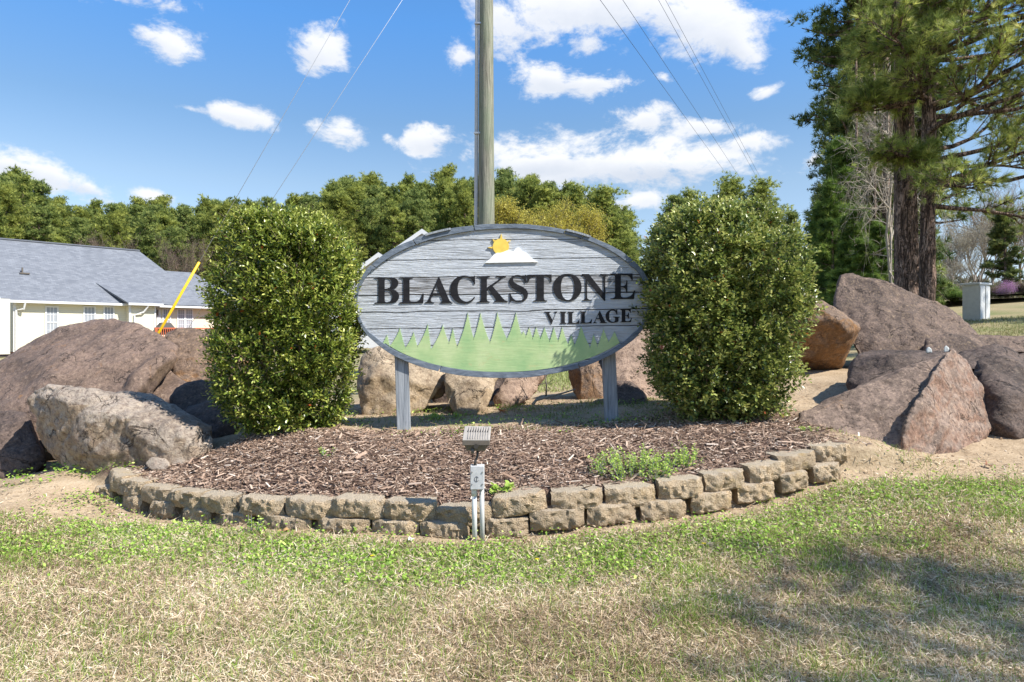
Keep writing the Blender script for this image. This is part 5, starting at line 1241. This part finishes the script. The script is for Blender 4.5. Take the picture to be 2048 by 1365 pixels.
g=Geo(); box(g,x0+.3,x1,y0,y0+5,0,z0); g.build('wall',M['siding2'],h2,color=False); hb_=Geo(); box(hb_,x0,x1,y0-.45,y0-.35,z0-.18,z0+.0); hb_.build('fascia',M['trim'],h2,color=False)
roofpoly('roof',[(x0,y0-.4,z0),(x1,y0-.4,z0),(x1,y0+2,zt_),(x0+.6,y0+2,zt_)],parent=h2)

# ------------------------------------------------------------------ green utility box, right; road on the bank
ub=on(1953,636,19); ut=empty('utility_cabinet',tuple(ub)); ut.rotation_euler=(0,0,R(28)); tag(ut,'grey-white metal utility cabinet standing on the bank at the right','utility box')
hh=CH-(567-HZ)/F*19-ub.z
g=Geo(); box(g,-.29,.25,-.22,.22,-.1,hh-.06); bevel(g.build('cabinet_body',M['pvcw'],ut,color=False),.01)
g=Geo(); box(g,-.33,.28,-.26,.26,hh-.06,hh); bevel(g.build('cabinet_lid',M['pvcw'],ut,color=False),.008)
for x0_,x1_,pr in ((-.29,-.19,.03),(-.17,-.03,.015),(-.01,.1,.03),(.12,.24,.0)):
    g=Geo(); box(g,x0_,x1_,-.225-pr,-.221,0.02,hh-.09); bevel(g.build('panel',M['pvcw'],ut,color=False),.004)
for yy in (-.2,.02):
    g=Geo(); box(g,.251,.262,yy,yy+.18,0.02,hh-.09); bevel(g.build('panel',M['pvcw'],ut,color=False),.004)
xs=np.linspace(16,60,40); g=Geo(); vv=[];
for i,xx in enumerate(xs):
    yc=30+(xx-16)*.22+.004*(xx-16)**2
    for s_ in (-2.6,2.6): vv.append((xx,yc+s_,max(hz(xx,yc-2.6),hz(xx,yc+2.6))+.10))
g.add(vv,[(2*i,2*i+2,2*i+3,2*i+1) for i in range(len(xs)-1)]); 
k=NT('pale_asphalt'); n_=k.noise(k.geo('Position'),40,5,.7); M['road']=k.done(k.ramp(n_,[(.3,(.27,.28,.3)),(.7,(.4,.41,.43))]),.9,k.bump(n_,.4,.01),.2)
tag(g.build('road',M['road'],color=False),kind='structure')
# ------------------------------------------------------------------ trees
def needle_tuft(n,L,w,seed,spread=1.0,flat_=.0):
    """needles radiating round +y, one thin triangle each"""
    r=np.random.default_rng(seed); V=[];Fc=[]
    for i in range(n):
        a=r.uniform(0,6.28); s=r.uniform(.25,1.0)*spread; d=np.array([math.cos(a)*math.sin(s),math.cos(s),math.sin(a)*math.sin(s)])
        b=np.array([0,r.uniform(0,.35),0])*L*.5; side=np.cross(d,r.normal(size=3)); side/=np.linalg.norm(side)+1e-9
        tip=b+d*L*r.uniform(.75,1.1)+np.array([0,0,-.06*L]); k=len(V); V+= [b-side*w/2,b+side*w/2,tip]; Fc.append((k,k+1,k+2))
    return np.array(V),Fc
def branchy(g,p,d,L,r0,depth,rg,kids=3,ang=.6,shrink=.68,up=.15,sides=5,seg=3,tips=None,wob=.16):
    pts=[p]; dd=d.copy()
    for i in range(seg):
        dd=dd+rg.normal(0,wob,3)+np.array([0,0,up*.3]); dd/=np.linalg.norm(dd); pts.append(pts[-1]+dd*L/seg)
    rad=[r0*(1-.45*i/seg) for i in range(seg+1)]
    tube(g,pts,rad,sides,cap=False)
    if tips is not None and depth<=1: 
        for q in pts[1:]: tips.append((q,dd))
    if depth<=0: return
    for k in range(kids):
        t=rg.uniform(.35,1.0); i=min(seg-1,int(t*seg)); q=pts[i]+(pts[i+1]-pts[i])*(t*seg-i)
        a=rg.uniform(0,6.28); x=np.cross(dd,[.3,.2,1.]); x/=np.linalg.norm(x); y=np.cross(dd,x)
        nd=dd*math.cos(ang)+(x*math.cos(a)+y*math.sin(a))*math.sin(ang*rg.uniform(.7,1.3)); nd[2]+=up; nd/=np.linalg.norm(nd)
        branchy(g,q,nd,L*shrink*rg.uniform(.75,1.15),r0*.55,depth-1,rg,kids,ang,shrink,up,max(3,sides-1),seg,tips,wob)

def pine_mesh(h,cb,rad,ntuft,seed,tn=9,tL=.42,tw=.075,stops=None,shape='round',nlimb=46,tilt=.35,fmat='needle'):
    """far pine: returns trunk mesh and crown mesh; origin at base"""
    rg=np.random.default_rng(seed); gt=Geo(); lean=rg.normal(0,.02,2)
    tp=[(lean[0]*z,lean[1]*z,z) for z in np.linspace(-.5,h*.97,7)]; r0=.018*h
    tube(gt,tp,[r0*(1-.86*i/6) for i in range(7)],7)
    centers=[];sizes=[]
    for i in range(nlimb):
        t=((i+rg.random())/nlimb); z=h*(cb+(1-cb)*t)
        if shape=='round': prof=(.7+t*.6) if t<.3 else max(.04,(1.02-t)/.72)**.62
        elif shape=='cone': prof=(1-t)**.75*.95+.06
        else: prof=.55+.45*math.sin(t*3.0)
        L=rad*max(.08,prof)*rg.uniform(.55,1.12); a=rg.uniform(0,6.28)
        b=np.array([lean[0]*z,lean[1]*z,z-L*.12]); e=b+np.array([math.cos(a)*L,math.sin(a)*L,L*rg.uniform(-.05,.4)])
        tube(gt,[b,(b+e)/2+[0,0,-.05*L],e],[r0*.28,r0*.18,r0*.06],4,cap=False)
        for q,s_ in ((1.0,.5),(.8,.45),(.58,.42),(.35,.36)):
            centers.append(b+(e-b)*q+rg.normal(0,.16,3)*rad*.45+[0,0,.1*rad*q]); sizes.append(s_*rad*.27*rg.uniform(.5,1.3))
    centers.append(np.array([lean[0]*h,lean[1]*h,h*.985])); sizes.append(rad*.13); centers.append(np.array([lean[0]*h,lean[1]*h,h*.95])); sizes.append(rad*.16)
    centers=np.array(centers); sizes=np.array(sizes)
    w=sizes**2; idx=rg.choice(len(centers),ntuft,p=w/w.sum())
    d=rg.normal(size=(ntuft,3)); d/=np.linalg.norm(d,axis=1,keepdims=True); rr=rg.random(ntuft)**.4
    pos=centers[idx]+rg.normal(size=(ntuft,3))*(sizes[idx]*.62)[:,None]*[1,1,.7]
    dirv=d*.8+np.array([0,0,.55])+rg.normal(0,.3,(ntuft,3))
    fr=frames(dirv,rg.uniform(0,6.28,ntuft))
    base=rg.random(len(centers))*.5+.15
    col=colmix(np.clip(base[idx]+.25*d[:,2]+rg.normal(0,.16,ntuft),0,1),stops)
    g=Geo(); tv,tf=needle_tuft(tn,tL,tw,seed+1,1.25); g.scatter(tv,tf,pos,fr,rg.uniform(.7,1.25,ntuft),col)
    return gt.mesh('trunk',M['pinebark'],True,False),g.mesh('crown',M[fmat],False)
PINE=[(0,(.10,.14,.035)),(.35,(.27,.32,.08)),(.7,(.46,.50,.13)),(1,(.64,.64,.2))]
PINE3=[(0,(.08,.12,.035)),(.35,(.21,.27,.08)),(.7,(.39,.44,.13)),(1,(.56,.58,.2))]
PINE4=[(0,(.10,.14,.035)),(.35,(.28,.31,.07)),(.7,(.47,.50,.12)),(1,(.64,.64,.2))]
PINE2=[(0,(.05,.08,.025)),(.4,(.13,.17,.05)),(.75,(.26,.29,.09)),(1,(.42,.42,.14))]
PINED=[(0,(.06,.10,.035)),(.5,(.20,.26,.07)),(1,(.42,.45,.14))]
CEDAR=[(0,(.04,.08,.02)),(.45,(.12,.2,.04)),(.8,(.25,.34,.07)),(1,(.42,.5,.12))]
YEL=[(0,(.24,.21,.04)),(.5,(.48,.42,.08)),(1,(.70,.62,.16))]
variants=[]
for i in range(5):
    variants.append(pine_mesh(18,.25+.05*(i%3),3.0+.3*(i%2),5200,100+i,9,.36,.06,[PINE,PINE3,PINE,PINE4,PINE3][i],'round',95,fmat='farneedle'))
def place_tree(name,ms,px,Y,topy,label,group,cat='tree',refh=18,wid=1.0,rz=None,seed=0):
    r=random.Random(int(px*7+Y)+seed); X=(px-1024)/F*Y; zg=hz(X,Y); ht=CH-(topy-HZ)/F*Y-zg; s_=ht/refh
    o=empty(name,(X,Y,zg),rz if rz is not None else r.uniform(0,6.28)); o.scale=(s_*wid,s_*wid,s_); tag(o,label,cat,group)
    for nm,me in (('trunk',ms[0]),('crown',ms[1])):
        c=bpy.data.objects.new(nm,me); COL.objects.link(c); c.parent=o
    return o
TL=[(-150,380),(0,352),(30,348),(60,372),(95,400),(150,408),(200,415),(260,412),(330,404),(400,412),(440,405),(490,412),(560,410),(600,395),(640,385),(680,362),(720,372),(750,370),(800,362),(850,378),(915,347),(945,370),(1005,350),(1040,346),(1130,385),(1180,392),(1230,395),(1262,430),(1278,500)]
def tly(px): return float(np.interp(px,[a for a,_ in TL],[b for _,b in TL]))
rt=random.Random(12); n_=0
for row,(Y,step,dy,x0,x1) in enumerate(((74,46,34,-120,1000),(83,38,16,-150,1130),(92,31,0,-160,1240),(104,38,6,-190,1260))):
    px=x0
    while px<x1:
        ty=tly(px)+dy*rt.uniform(.2,1.7)+rt.choice((-10,-4,2,8,16,26))*.8
        if px>1140 and row<2: px+=step; continue
        lab=['tall green pine in the nearest row of the wood behind the houses','green pine in the second row of the wood behind the houses','green pine in the third row of the wood, its top against the sky','green pine at the back of the wood behind the houses'][row]
        reg=('above the left end of the grey roof' if px<120 else 'above the grey roof' if px<300 else 'above the house right wing' if px<420 else 'behind the left shrub' if px<640 else 'between left shrub and pole' if px<930 else 'behind the pole and sign top' if px<1100 else 'right of the spring tree')
        lab=['pine, front row of the wood ','pine, second row of the wood ','pine, third row of the wood ','pine at the back of the wood '][row]+reg
        place_tree('pine_tree',variants[n_%5],px+rt.uniform(-10,10),Y+rt.uniform(-3,3),ty,lab,'pines of the wood '+reg+', row %d'%(row+1),wid=rt.uniform(.85,1.15),seed=n_); n_+=1; px+=step*rt.uniform(.8,1.2)
# far wood that closes the view under the crowns
rg=np.random.default_rng(5); n=7000; ax=rg.uniform(-.92,.27,n); Y=rg.uniform(108,128,n); X=ax*Y
pxx=1024+X/Y*F; topz=CH-(np.interp(pxx,[a for a,_ in TL],[b for _,b in TL])+26-HZ)/F*Y; z=rg.random(n)**.7*topz
tv,tf=needle_tuft(9,1.5,.3,4,1.4); d=rg.normal(size=(n,3))+[0,0,.5]
g=Geo(); g.scatter(tv,tf,np.stack([X,Y,z],1),frames(d,rg.uniform(0,6,n)),rg.uniform(.7,1.3,n),colmix(np.clip(rg.normal(.35,.2,n),0,1),PINE)); tag(g.build('far_wood',M['needle']),kind='stuff')
# the two pines between sign and right shrub, those right of the pole, and low ones beyond the shrub
variants.append(pine_mesh(18,.18,4.2,6500,201,10,.36,.06,PINE,'round',120,fmat='farneedle'))
for px,Y,ty,lb,wd in ((1225,70,388,'round pine standing alone at the right end of the wood behind the sign',1.25),(1168,78,384,'pine between the yellow-green tree and the round pine behind the sign',1.0),
    (1455,62,370,'pine whose top shows above the left part of the right shrub',1.1),(1535,60,372,'pine whose top shows above the right part of the right shrub',1.15),(1345,72,400,'lower pine at the left shoulder of the right shrub',.9),(1580,58,430,'low pine just right of the right shrub top',.9),(1390,80,392,'distant pine behind the right shrub top, left of the two round pines',.9)):
    place_tree('pine_tree',variants[5] if ty<395 else variants[1],px,Y,ty,lb,None,wid=wd)
# soft-leaved spring trees
def leafy_mesh(h,seed,stops,nl=9000,ls=.16,bark='greyTwig',kids=4,depth=4,r0=.16,up=.25,ang=.5,trunk=.32,mat='needle'):
    rg=np.random.default_rng(seed); g=Geo(); tips=[]
    tube(g,[(0,0,-.4),(0,0,h*trunk)],[r0*1.2,r0],8)
    for k in range(kids+1):
        a=k*6.28/(kids+1)+rg.uniform(-.4,.4); s=rg.uniform(.2,.75); d=np.array([math.cos(a)*math.sin(s),math.sin(a)*math.sin(s),math.cos(s)])
        branchy(g,np.array([0,0,h*trunk*rg.uniform(.7,1)]),d,h*.30,r0*.6,depth,rg,kids,ang,.68,up,5,3,tips)
    tm=g.mesh('trunk',M[bark],True,False); cm=None
    if nl:
        T=np.array([t[0] for t in tips]); idx=rg.integers(0,len(T),nl); pos=T[idx]+rg.normal(0,.22,(nl,3))
        gg=Geo(); gg.scatter(LEAF_T,LEAF_F,pos,frames(rg.normal(size=(nl,3))+[0,0,.3]),rg.uniform(.7,1.3,nl)*ls,colmix(np.clip(rg.normal(.5,.25,nl),0,1),stops)); cm=gg.mesh('crown',M[mat])
    return tm,cm
def put2(name,ms,px,Y,topy,refh,label,cat='tree',group=None,wid=1,rz=0,by=None):
    X=(px-1024)/F*Y; zg=hz(X,Y); ht=CH-(topy-HZ)/F*Y-zg; s_=ht/refh
    o=empty(name,(X,Y,zg),rz); o.scale=(s_*wid,s_*wid,s_); tag(o,label,cat,group)
    for nm,me in zip(('trunk','crown'),ms):
        if me: c=bpy.data.objects.new(nm,me); COL.objects.link(c); c.parent=o
    return o
spring=leafy_mesh(12,7,YEL,24000,.15,kids=4,depth=4,r0=.13)
put2('spring_tree',spring,1078,58,350,12.5,'yellow-green tree in spring leaf rising behind the top of the sign',wid=1.05)
put2('spring_tree',spring,1135,64,378,12.5,'smaller yellow-green tree right of the larger one behind the sign',wid=.9,rz=2)
put2('spring_tree',spring,182,96,404,12.5,'yellow-green tree among the pines above the left house roof',wid=.8,rz=1)
bare=leafy_mesh(12,17,None,0,kids=4,depth=4,r0=.12,bark='twig')
fineb=leafy_mesh(12,19,[(0,(.14,.09,.07)),(.5,(.22,.15,.12)),(1,(.33,.24,.2))],6000,.10,kids=4,depth=4,r0=.12,bark='twig')
put2('budding_tree',fineb,365,68,428,12.5,'reddish-brown leafless tree in front of the pines above the house right wing',wid=.7,rz=3)
put2('budding_tree',fineb,214,66,424,12.5,'reddish-brown leafless tree in front of the pines above the left house roof',wid=.8)
put2('budding_tree',fineb,497,80,406,12.5,'reddish-brown leafless tree top behind the left shrub',wid=.8,rz=1)
# right side ------------------------------------------------------
tallc=[pine_mesh(18,.04,2.5,7600,301,13,.34,.042,PINED,'tall',170),pine_mesh(18,.08,2.6,8000,302,13,.34,.042,PINE2,'tall',170)]
for i,(px,Y,ty,wd,v,lb) in enumerate(((1722,24,-150,.95,0,'dark tall pine forming the left edge of the tree group at the right'),(1762,27,-60,1.0,1,'tall pine second from the left in the tree group at the right'),
    (1820,25,-220,.9,0,'tall dark pine directly behind the two big pine trunks'),(1702,31,170,.9,1,'shorter pine behind the dark pine at the left of the right tree group'),(1788,35,90,1.0,1,'farther pine seen between the bare birch and the dark pines'),
    (1745,21,330,.62,1,'young pine below the tall dark pines at the right'),(1690,22.5,350,.55,0,'slim dark young pine at the left foot of the right tree group'),(1650,26,385,.72,1,'bright young pine nearest the right shrub'))):
    place_tree('pine_tree',tallc[v],px,Y,ty,lb,None,wid=wd*(1 if ty<200 else 1.5))
young=pine_mesh(6,.02,1.25,2600,311,16,.26,.02,CEDAR,'cone',60)
for i,(px,Y,ty,lb,wd) in enumerate(((1688,20,300,'tall feathery young pine left of the bare tree',1.1),(1640,24,445,'low bright young pine showing just above the rocks beside the right shrub',1.5),(1725,16.5,490,'low bushy young pine at the top edge of the slab boulder',1.4),(1668,19,380,'feathery young pine at the left of the right tree group',1.0),(1708,17.5,430,'bushy green young pine behind the great slab boulder',1.2),(1755,18.5,455,'green young pine right behind the top of the slab boulder',1.1),(1640,21,420,'pale green young pine beside the right shrub',1.1))):
    place_tree('young_pine',young,px,Y,ty,lb,None,refh=6,wid=wd)
birch=leafy_mesh(12,23,None,0,kids=5,depth=3,r0=.075,bark='paleTwig',up=.0,ang=.95,trunk=.35)
b1=put2('bare_tree',birch,1782,16.5,-40,12.5,'pale grey bare tree with crooked branches left of the big pine trunks',wid=.42)
# a taller leader with side branches all along it
rg=np.random.default_rng(33); g=Geo(); base=on(1778,600,16); 
tube(g,[(0,0,-.3),(.05,0,1.2),(-.03,0.05,2.4),(.06,0,3.6),(-.04,0,5),(.02,0,6.4),(.1,0,9.5)],[.036,.032,.028,.025,.022,.018,.008],7)
for i in range(34):
    z=rg.uniform(1.2,9); a=rg.uniform(0,6.28); L=rg.uniform(.5,1.3)*(1-.04*z)
    branchy(g,np.array([0.0,0,z]),np.array([math.cos(a),math.sin(a)*.8,rg.uniform(-.25,.5)]),L,.016,2,rg,4,.8,.6,.05,4,3,None,.28)
o=empty('bare_tree',tuple(base)); tag(o,'tall slender leafless tree with twiggy pale side branches beside the two big trunks','tree')
g.build('trunk',M['paleTwig'],o,smooth=True,color=False)
# trunks seen low between the young pines
for px,Y,w,lb in ((1772,19,.24,'thin reddish pine trunk left of the two big trunks'),(1748,20,.09,'slender trunk among the young pines left of the thin reddish trunk'),(1712,20.5,.10,'slender pine trunk farther left among the young pines')):
    p=on(px,600,Y); g=Geo(); tube(g,[(0,0,-.3),(.02,0,4),(0,0,9)],[w*.55,w*.45,w*.25],10); o=empty('pine_tree',tuple(p)); tag(o,lb,'tree'); g.build('trunk',M['pinebark'],o,smooth=True,color=False)

# the big near pine: two trunks, heavy low boughs
def big_trunk(px0,px1,Y,label,h,seed):
    """px0,px1: trunk edges near the base"""
    p=on((px0+px1)/2,590,Y); r_=(px1-px0)/2/F*Y; rg=np.random.default_rng(seed)
    zs=np.linspace(-.4,h,60); na=40; V=[];
    for z in zs:
        rr=r_*(1.0-.035*z)*(1+.22*math.exp(-max(z,0)*1.6))
        for k_ in range(na): a=6.2832*k_/na; V.append((math.cos(a)*rr+.012*z*(1 if seed==1 else -1),math.sin(a)*rr,z))
    V=np.array(V); q=V*[1,1,.22]
    ang=np.arctan2(V[:,1],V[:,0]); dpl=(fbm(q,7,3,seed)-.5)*.06+np.abs(fbm(q,15,2,seed+3)-.5)*-.10
    V[:,0]+=np.cos(ang)*dpl; V[:,1]+=np.sin(ang)*dpl
    i=np.arange(len(zs)-1)[:,None]*na; k_=np.arange(na)[None]
    f=np.stack([(i+k_),(i+(k_+1)%na),(i+na+(k_+1)%na),(i+na+k_)],-1).reshape(-1,4)
    root=empty('pine_tree',tuple(p)); tag(root,label,'tree'); g=Geo(); g.add(V,f); g.build('trunk',M['pinebark'],root,smooth=True,color=False)
    return root
bp1=big_trunk(1837,1868,12.5,'big near pine with a thick furrowed trunk and heavy low boughs at the right',11,1)
bp2=big_trunk(1805,1833,13.4,'second big pine trunk standing just left of the boughed one',12,2)
rg=np.random.default_rng(41); gl=Geo(); tips=[]
c0=np.array(bp1.location)
def limb(z,a,L,droop,r0=.045,nsub=9):
    b=np.array([0,0,z]); d=np.array([math.cos(a),math.sin(a),droop]); d/=np.linalg.norm(d); pts=[b]
    dd=d.copy()
    for i in range(5):
        dd=dd+rg.normal(0,.13,3)+np.array([0,0,.03]); dd/=np.linalg.norm(dd); pts.append(pts[-1]+dd*L/5)
    tube(gl,pts,[r0*(1-.8*i/5) for i in range(6)],7,cap=False)
    for k_ in range(nsub):
        t=rg.uniform(.28,1.); i=min(4,int(t*5)); q=pts[i]+(pts[i+1]-pts[i])*(t*5-i); s_=rg.choice([-1,1]); x=np.cross(dd,[0,0,1.]); 
        nd=dd*.75+x*s_*rg.uniform(.5,1.1)+np.array([0,0,rg.uniform(-.12,.35)]); nd/=np.linalg.norm(nd); l=L*rg.uniform(.2,.38); pp=[q]; e=nd.copy()
        for m_ in range(3): e=e+rg.normal(0,.16,3)+[0,0,.05]; e/=np.linalg.norm(e); pp.append(pp[-1]+e*l/3)
        tube(gl,pp,[r0*.3,r0*.22,r0*.14,r0*.06],4,cap=False)
        for u in range(14):
            t2=rg.uniform(.15,1.05); j=min(2,int(t2*3)); w_=pp[j]+(pp[j+1]-pp[j])*(t2*3-j)
            f_=e+rg.normal(0,.6,3)+[0,0,.25]; f_/=np.linalg.norm(f_); w2_=w_+f_*rg.uniform(.03,.26); tube(gl,[w_,w2_],[.006,.004],3,cap=False); tips.append((w2_,f_))
for i in range(42):
    z=rg.uniform(2.75,8.0); a=rg.uniform(-3.14,3.14); L=rg.uniform(1.4,3.3)
    if math.cos(a)<-.1: L=min(L,rg.uniform(.7,1.25))
    limb(z,a,L,rg.uniform(-.22,.25))
for (z,a,L,dr) in ((2.9,-1.2,2.7,-.10),(3.1,-.6,3.2,-.1),(3.4,-.25,3.2,.0),(3.0,-1.9,2.0,-.1),(3.9,-1.5,2.6,.05),(3.6,.3,3.4,-.05),(4.4,-.8,3.3,.05),(5.0,-.3,3.3,.1),(3.3,-2.4,1.3,.0),(5.6,-1.2,3.0,.1),(4.8,-2.2,1.9,.1),(2.6,.1,3.0,-.1),(4.2,.0,4.0,.05),(4.9,.35,3.8,.0),(5.6,-.2,4.0,.05),(6.2,.2,3.8,.0),(6.8,-.5,3.6,.0),(5.3,-.7,3.6,.1),(6.4,-.9,3.2,.0),(4.0,-.45,3.8,.05),(7.2,-.1,3.6,-.05),(7.6,-.7,3.0,-.1)): limb(z,a,L,dr,.05,12)
TP=np.array([t[0] for t in tips]); TD=np.array([t[1] for t in tips]); n=len(TP)
g=Geo(); tv,tf=needle_tuft(22,.165,.0085,9,1.1)
TD=TD/np.linalg.norm(TD,axis=1,keepdims=True)
g.scatter(tv,tf,TP,frames(TD,rg.uniform(0,6,n)),rg.uniform(.75,1.2,n),colmix(np.clip(rg.normal(.45,.22,n),0,1),[(0,(.08,.12,.03)),(.35,(.24,.30,.065)),(.7,(.46,.50,.13)),(1,(.68,.67,.23))]))
g.build('foliage',M['needle'],bp1)['kind']='stuff'; gl.build('limbs',M['pinebark'],bp1,smooth=True,color=False)
NT_=n
# crown tops of the two big pines, above the frame
tc_=pine_mesh(18,.64,3.0,2600,401,12,.34,.04,PINE,'round',50)
for rt_,z_ in ((bp2,-1.0),):
    for nm,me in (('limbs',tc_[0]),('crown',tc_[1])):
        c=bpy.data.objects.new(nm,me); COL.objects.link(c); c.parent=rt_; c.location=(0,0,z_); c.scale=(.85,.85,.85)
# background at the far right
cedar=pine_mesh(8,.03,1.7,3600,501,12,.28,.045,PINE2,'cone',60)
place_tree('cedar_tree',cedar,2012,42,425,'dark cedar at the right edge behind the utility cabinet',None,refh=8,wid=1.2); 

gb=leafy_mesh(12,27,[(0,(.2,.17,.12)),(.5,(.33,.30,.22)),(1,(.5,.47,.36))],5000,.13,kids=4,depth=4,r0=.11,bark='greyTwig')
for px,Y,ty,lb,wd,rz in ((1905,46,425,'grey leafless tree right of the big pine trunks',1.1,0),(1950,52,400,'grey leafless tree behind the utility cabinet',1.1,1),(2015,56,300,'tall bare tree rising at the right edge',1.0,7),(1960,66,372,'hazy bare tree far behind the utility cabinet',1.1,8),(1985,60,352,'tall hazy leafless tree near the right edge',.9,2),(2040,48,340,'leafless tree at the very right edge',.9,3),(1885,58,462,'small leafless tree close to the big pine trunks',1.2,4),(1925,40,500,'low twiggy leafless tree left of the utility cabinet',1.4,5)):
    put2('bare_tree',gb if ty>345 else bare,px,Y,ty,12.5,lb,wid=wd,rz=rz)
bushm=leafy_mesh(3,31,CEDAR,9000,.11,kids=5,depth=2,r0=.03,trunk=.06,ang=.7,mat='needle')
put2('round_bush',bushm,1902,30,556,3.2,'dark green bush left of the utility cabinet','bush',wid=1.5)
redb=leafy_mesh(3,35,[(0,(.35,.14,.32)),(.5,(.55,.27,.5)),(1,(.7,.42,.62))],2600,.075,kids=5,depth=3,r0=.03,trunk=.15,ang=.8,mat='grass')
put2('redbud_tree',redb,2018,31,544,3.2,'low redbud with pink blossom right of the utility cabinet',wid=.9)
hedge=leafy_mesh(3,37,[(0,(.14,.1,.07)),(.5,(.22,.17,.12)),(1,(.32,.26,.18))],7000,.10,kids=5,depth=3,r0=.03,trunk=.06,ang=.8)
for px,Y,ty,lb,rz in ((2000,34,556,'brown brushy thicket below the redbud at the right edge',0),(2050,33,545,'brown brushy thicket at the very right edge behind the road',1),(1945,36,560,'brown brushy thicket behind the utility cabinet',2)):
    put2('brush_thicket',hedge,px,Y,ty,3.2,lb,'bush',wid=1.8,rz=rz)
rg=np.random.default_rng(15); n=3500; Y=rg.uniform(70,90,n); X=rg.uniform(.36,.85,n)*Y; z=height(X,Y)+rg.random(n)*4.2*(.5+n2(X,Y,.12,2,3))
g=Geo(); tv,tf=needle_tuft(9,1.0,.16,4,1.4); g.scatter(tv,tf,np.stack([X,Y,z],1),frames(rg.normal(size=(n,3))+[0,0,.5]),rg.uniform(.7,1.3,n),colmix(np.clip(rg.normal(.5,.25,n),0,1),[(0,(.12,.11,.07)),(.5,(.2,.19,.12)),(1,(.32,.3,.2))])); tag(g.build('far_thicket',M['needle']),kind='stuff')
n=3000; Y=rg.uniform(75,95,n); X=rg.uniform(.10,.40,n)*Y; z=height(X,Y)+rg.random(n)*5
g=Geo(); g.scatter(tv,tf,np.stack([X,Y,z],1),frames(rg.normal(size=(n,3))+[0,0,.5]),rg.uniform(.7,1.3,n),colmix(np.clip(rg.normal(.45,.25,n),0,1),PINE)); tag(g.build('far_brushwood',M['needle']),kind='stuff')
# pines beside and behind the camera whose shade falls on the lawn at the right
shade=pine_mesh(14,.42,2.6,1500,602,16,.30,.03,PINE,'round',30)
for x_,y_,s_,lb in ((17.5,6.5,.9,'pine on the right bank, out of the picture, casting shade behind the rocks'),(22,13,.9,'farther pine on the right bank, out of the picture')):
    o=empty('pine_tree',(x_,y_,hz(x_,y_)),x_); o.scale=(s_,s_,s_); tag(o,lb,'tree')
    for nm,me in (('trunk',shade[0]),('crown',shade[1])): c=bpy.data.objects.new(nm,me); COL.objects.link(c); c.parent=o
# pine beside the lawn, out of the picture: its lower boughs throw broken shade on the grass
rg=np.random.default_rng(71); tb=Vector((9.6,-1.6,hz(9.6,-1.6))); pt=empty('pine_tree',tuple(tb)); tag(pt,'pine out of the picture whose boughs cast broken shade on the lawn','tree')
gl=Geo(); tube(gl,[(0,0,-.3),(0,0,5),(.1,0,8.2)],[.20,.12,.04],10); PS=[];DS=[]
st_=SUN_TO/SUN_TO.z
for (px,py,h_,rr,nt_) in ((1610,1112,6.6,.16,16),(1690,1098,7,.22,34),(1780,1104,6.4,.24,44),(1880,1118,6.9,.24,46),(1985,1128,6.2,.26,50),(2070,1150,6.8,.26,50),(1950,1180,6.0,.22,40),(1850,1160,7.2,.16,22),(1700,1192,7.4,.18,26),(1630,1182,7.8,.15,18),
    (2040,1215,6.3,.24,40),(1760,1212,8,.14,14),(1660,1325,7.6,.13,16),(1730,1345,7.1,.15,22),(1830,1352,7.8,.13,14),(1930,1290,6.6,.13,16),(2020,1275,7.3,.16,20),(1480,1165,8.2,.12,8),(2048,1340,7,.14,16),(1560,1240,8.4,.10,6),(1340,1180,8.6,.10,5)):
    py+=(46 if px>1740 else 24); nt_=max(4,int(nt_*.6)); Y=1.12*F/(py-HZ); G_=Vector(((px-1024)/F*Y,Y,.04)); c_=G_+st_*h_-tb; c_=np.array(c_); a0=np.array([0,0,c_[2]-.9])
    tube(gl,[a0,(a0+c_)/2+rg.normal(0,.15,3),c_],[.035,.02,.008],5,cap=False)
    for q in range(nt_):
        PS.append(c_+rg.normal(0,rr,3)*[1.25,.8,.6]); DS.append(rg.normal(size=3)+[0,0,.3])
g=Geo(); tv,tf=needle_tuft(20,.17,.009,9,1.2); PS=np.array(PS); g.scatter(tv,tf,PS,frames(np.array(DS),rg.uniform(0,6,len(PS))),rg.uniform(.7,1.2,len(PS)),colmix(np.clip(rg.normal(.5,.2,len(PS)),0,1),PINE)); g.build('foliage',M['needle'],pt)['kind']='stuff'; gl.build('trunk',M['pinebark'],pt,smooth=True,color=False)
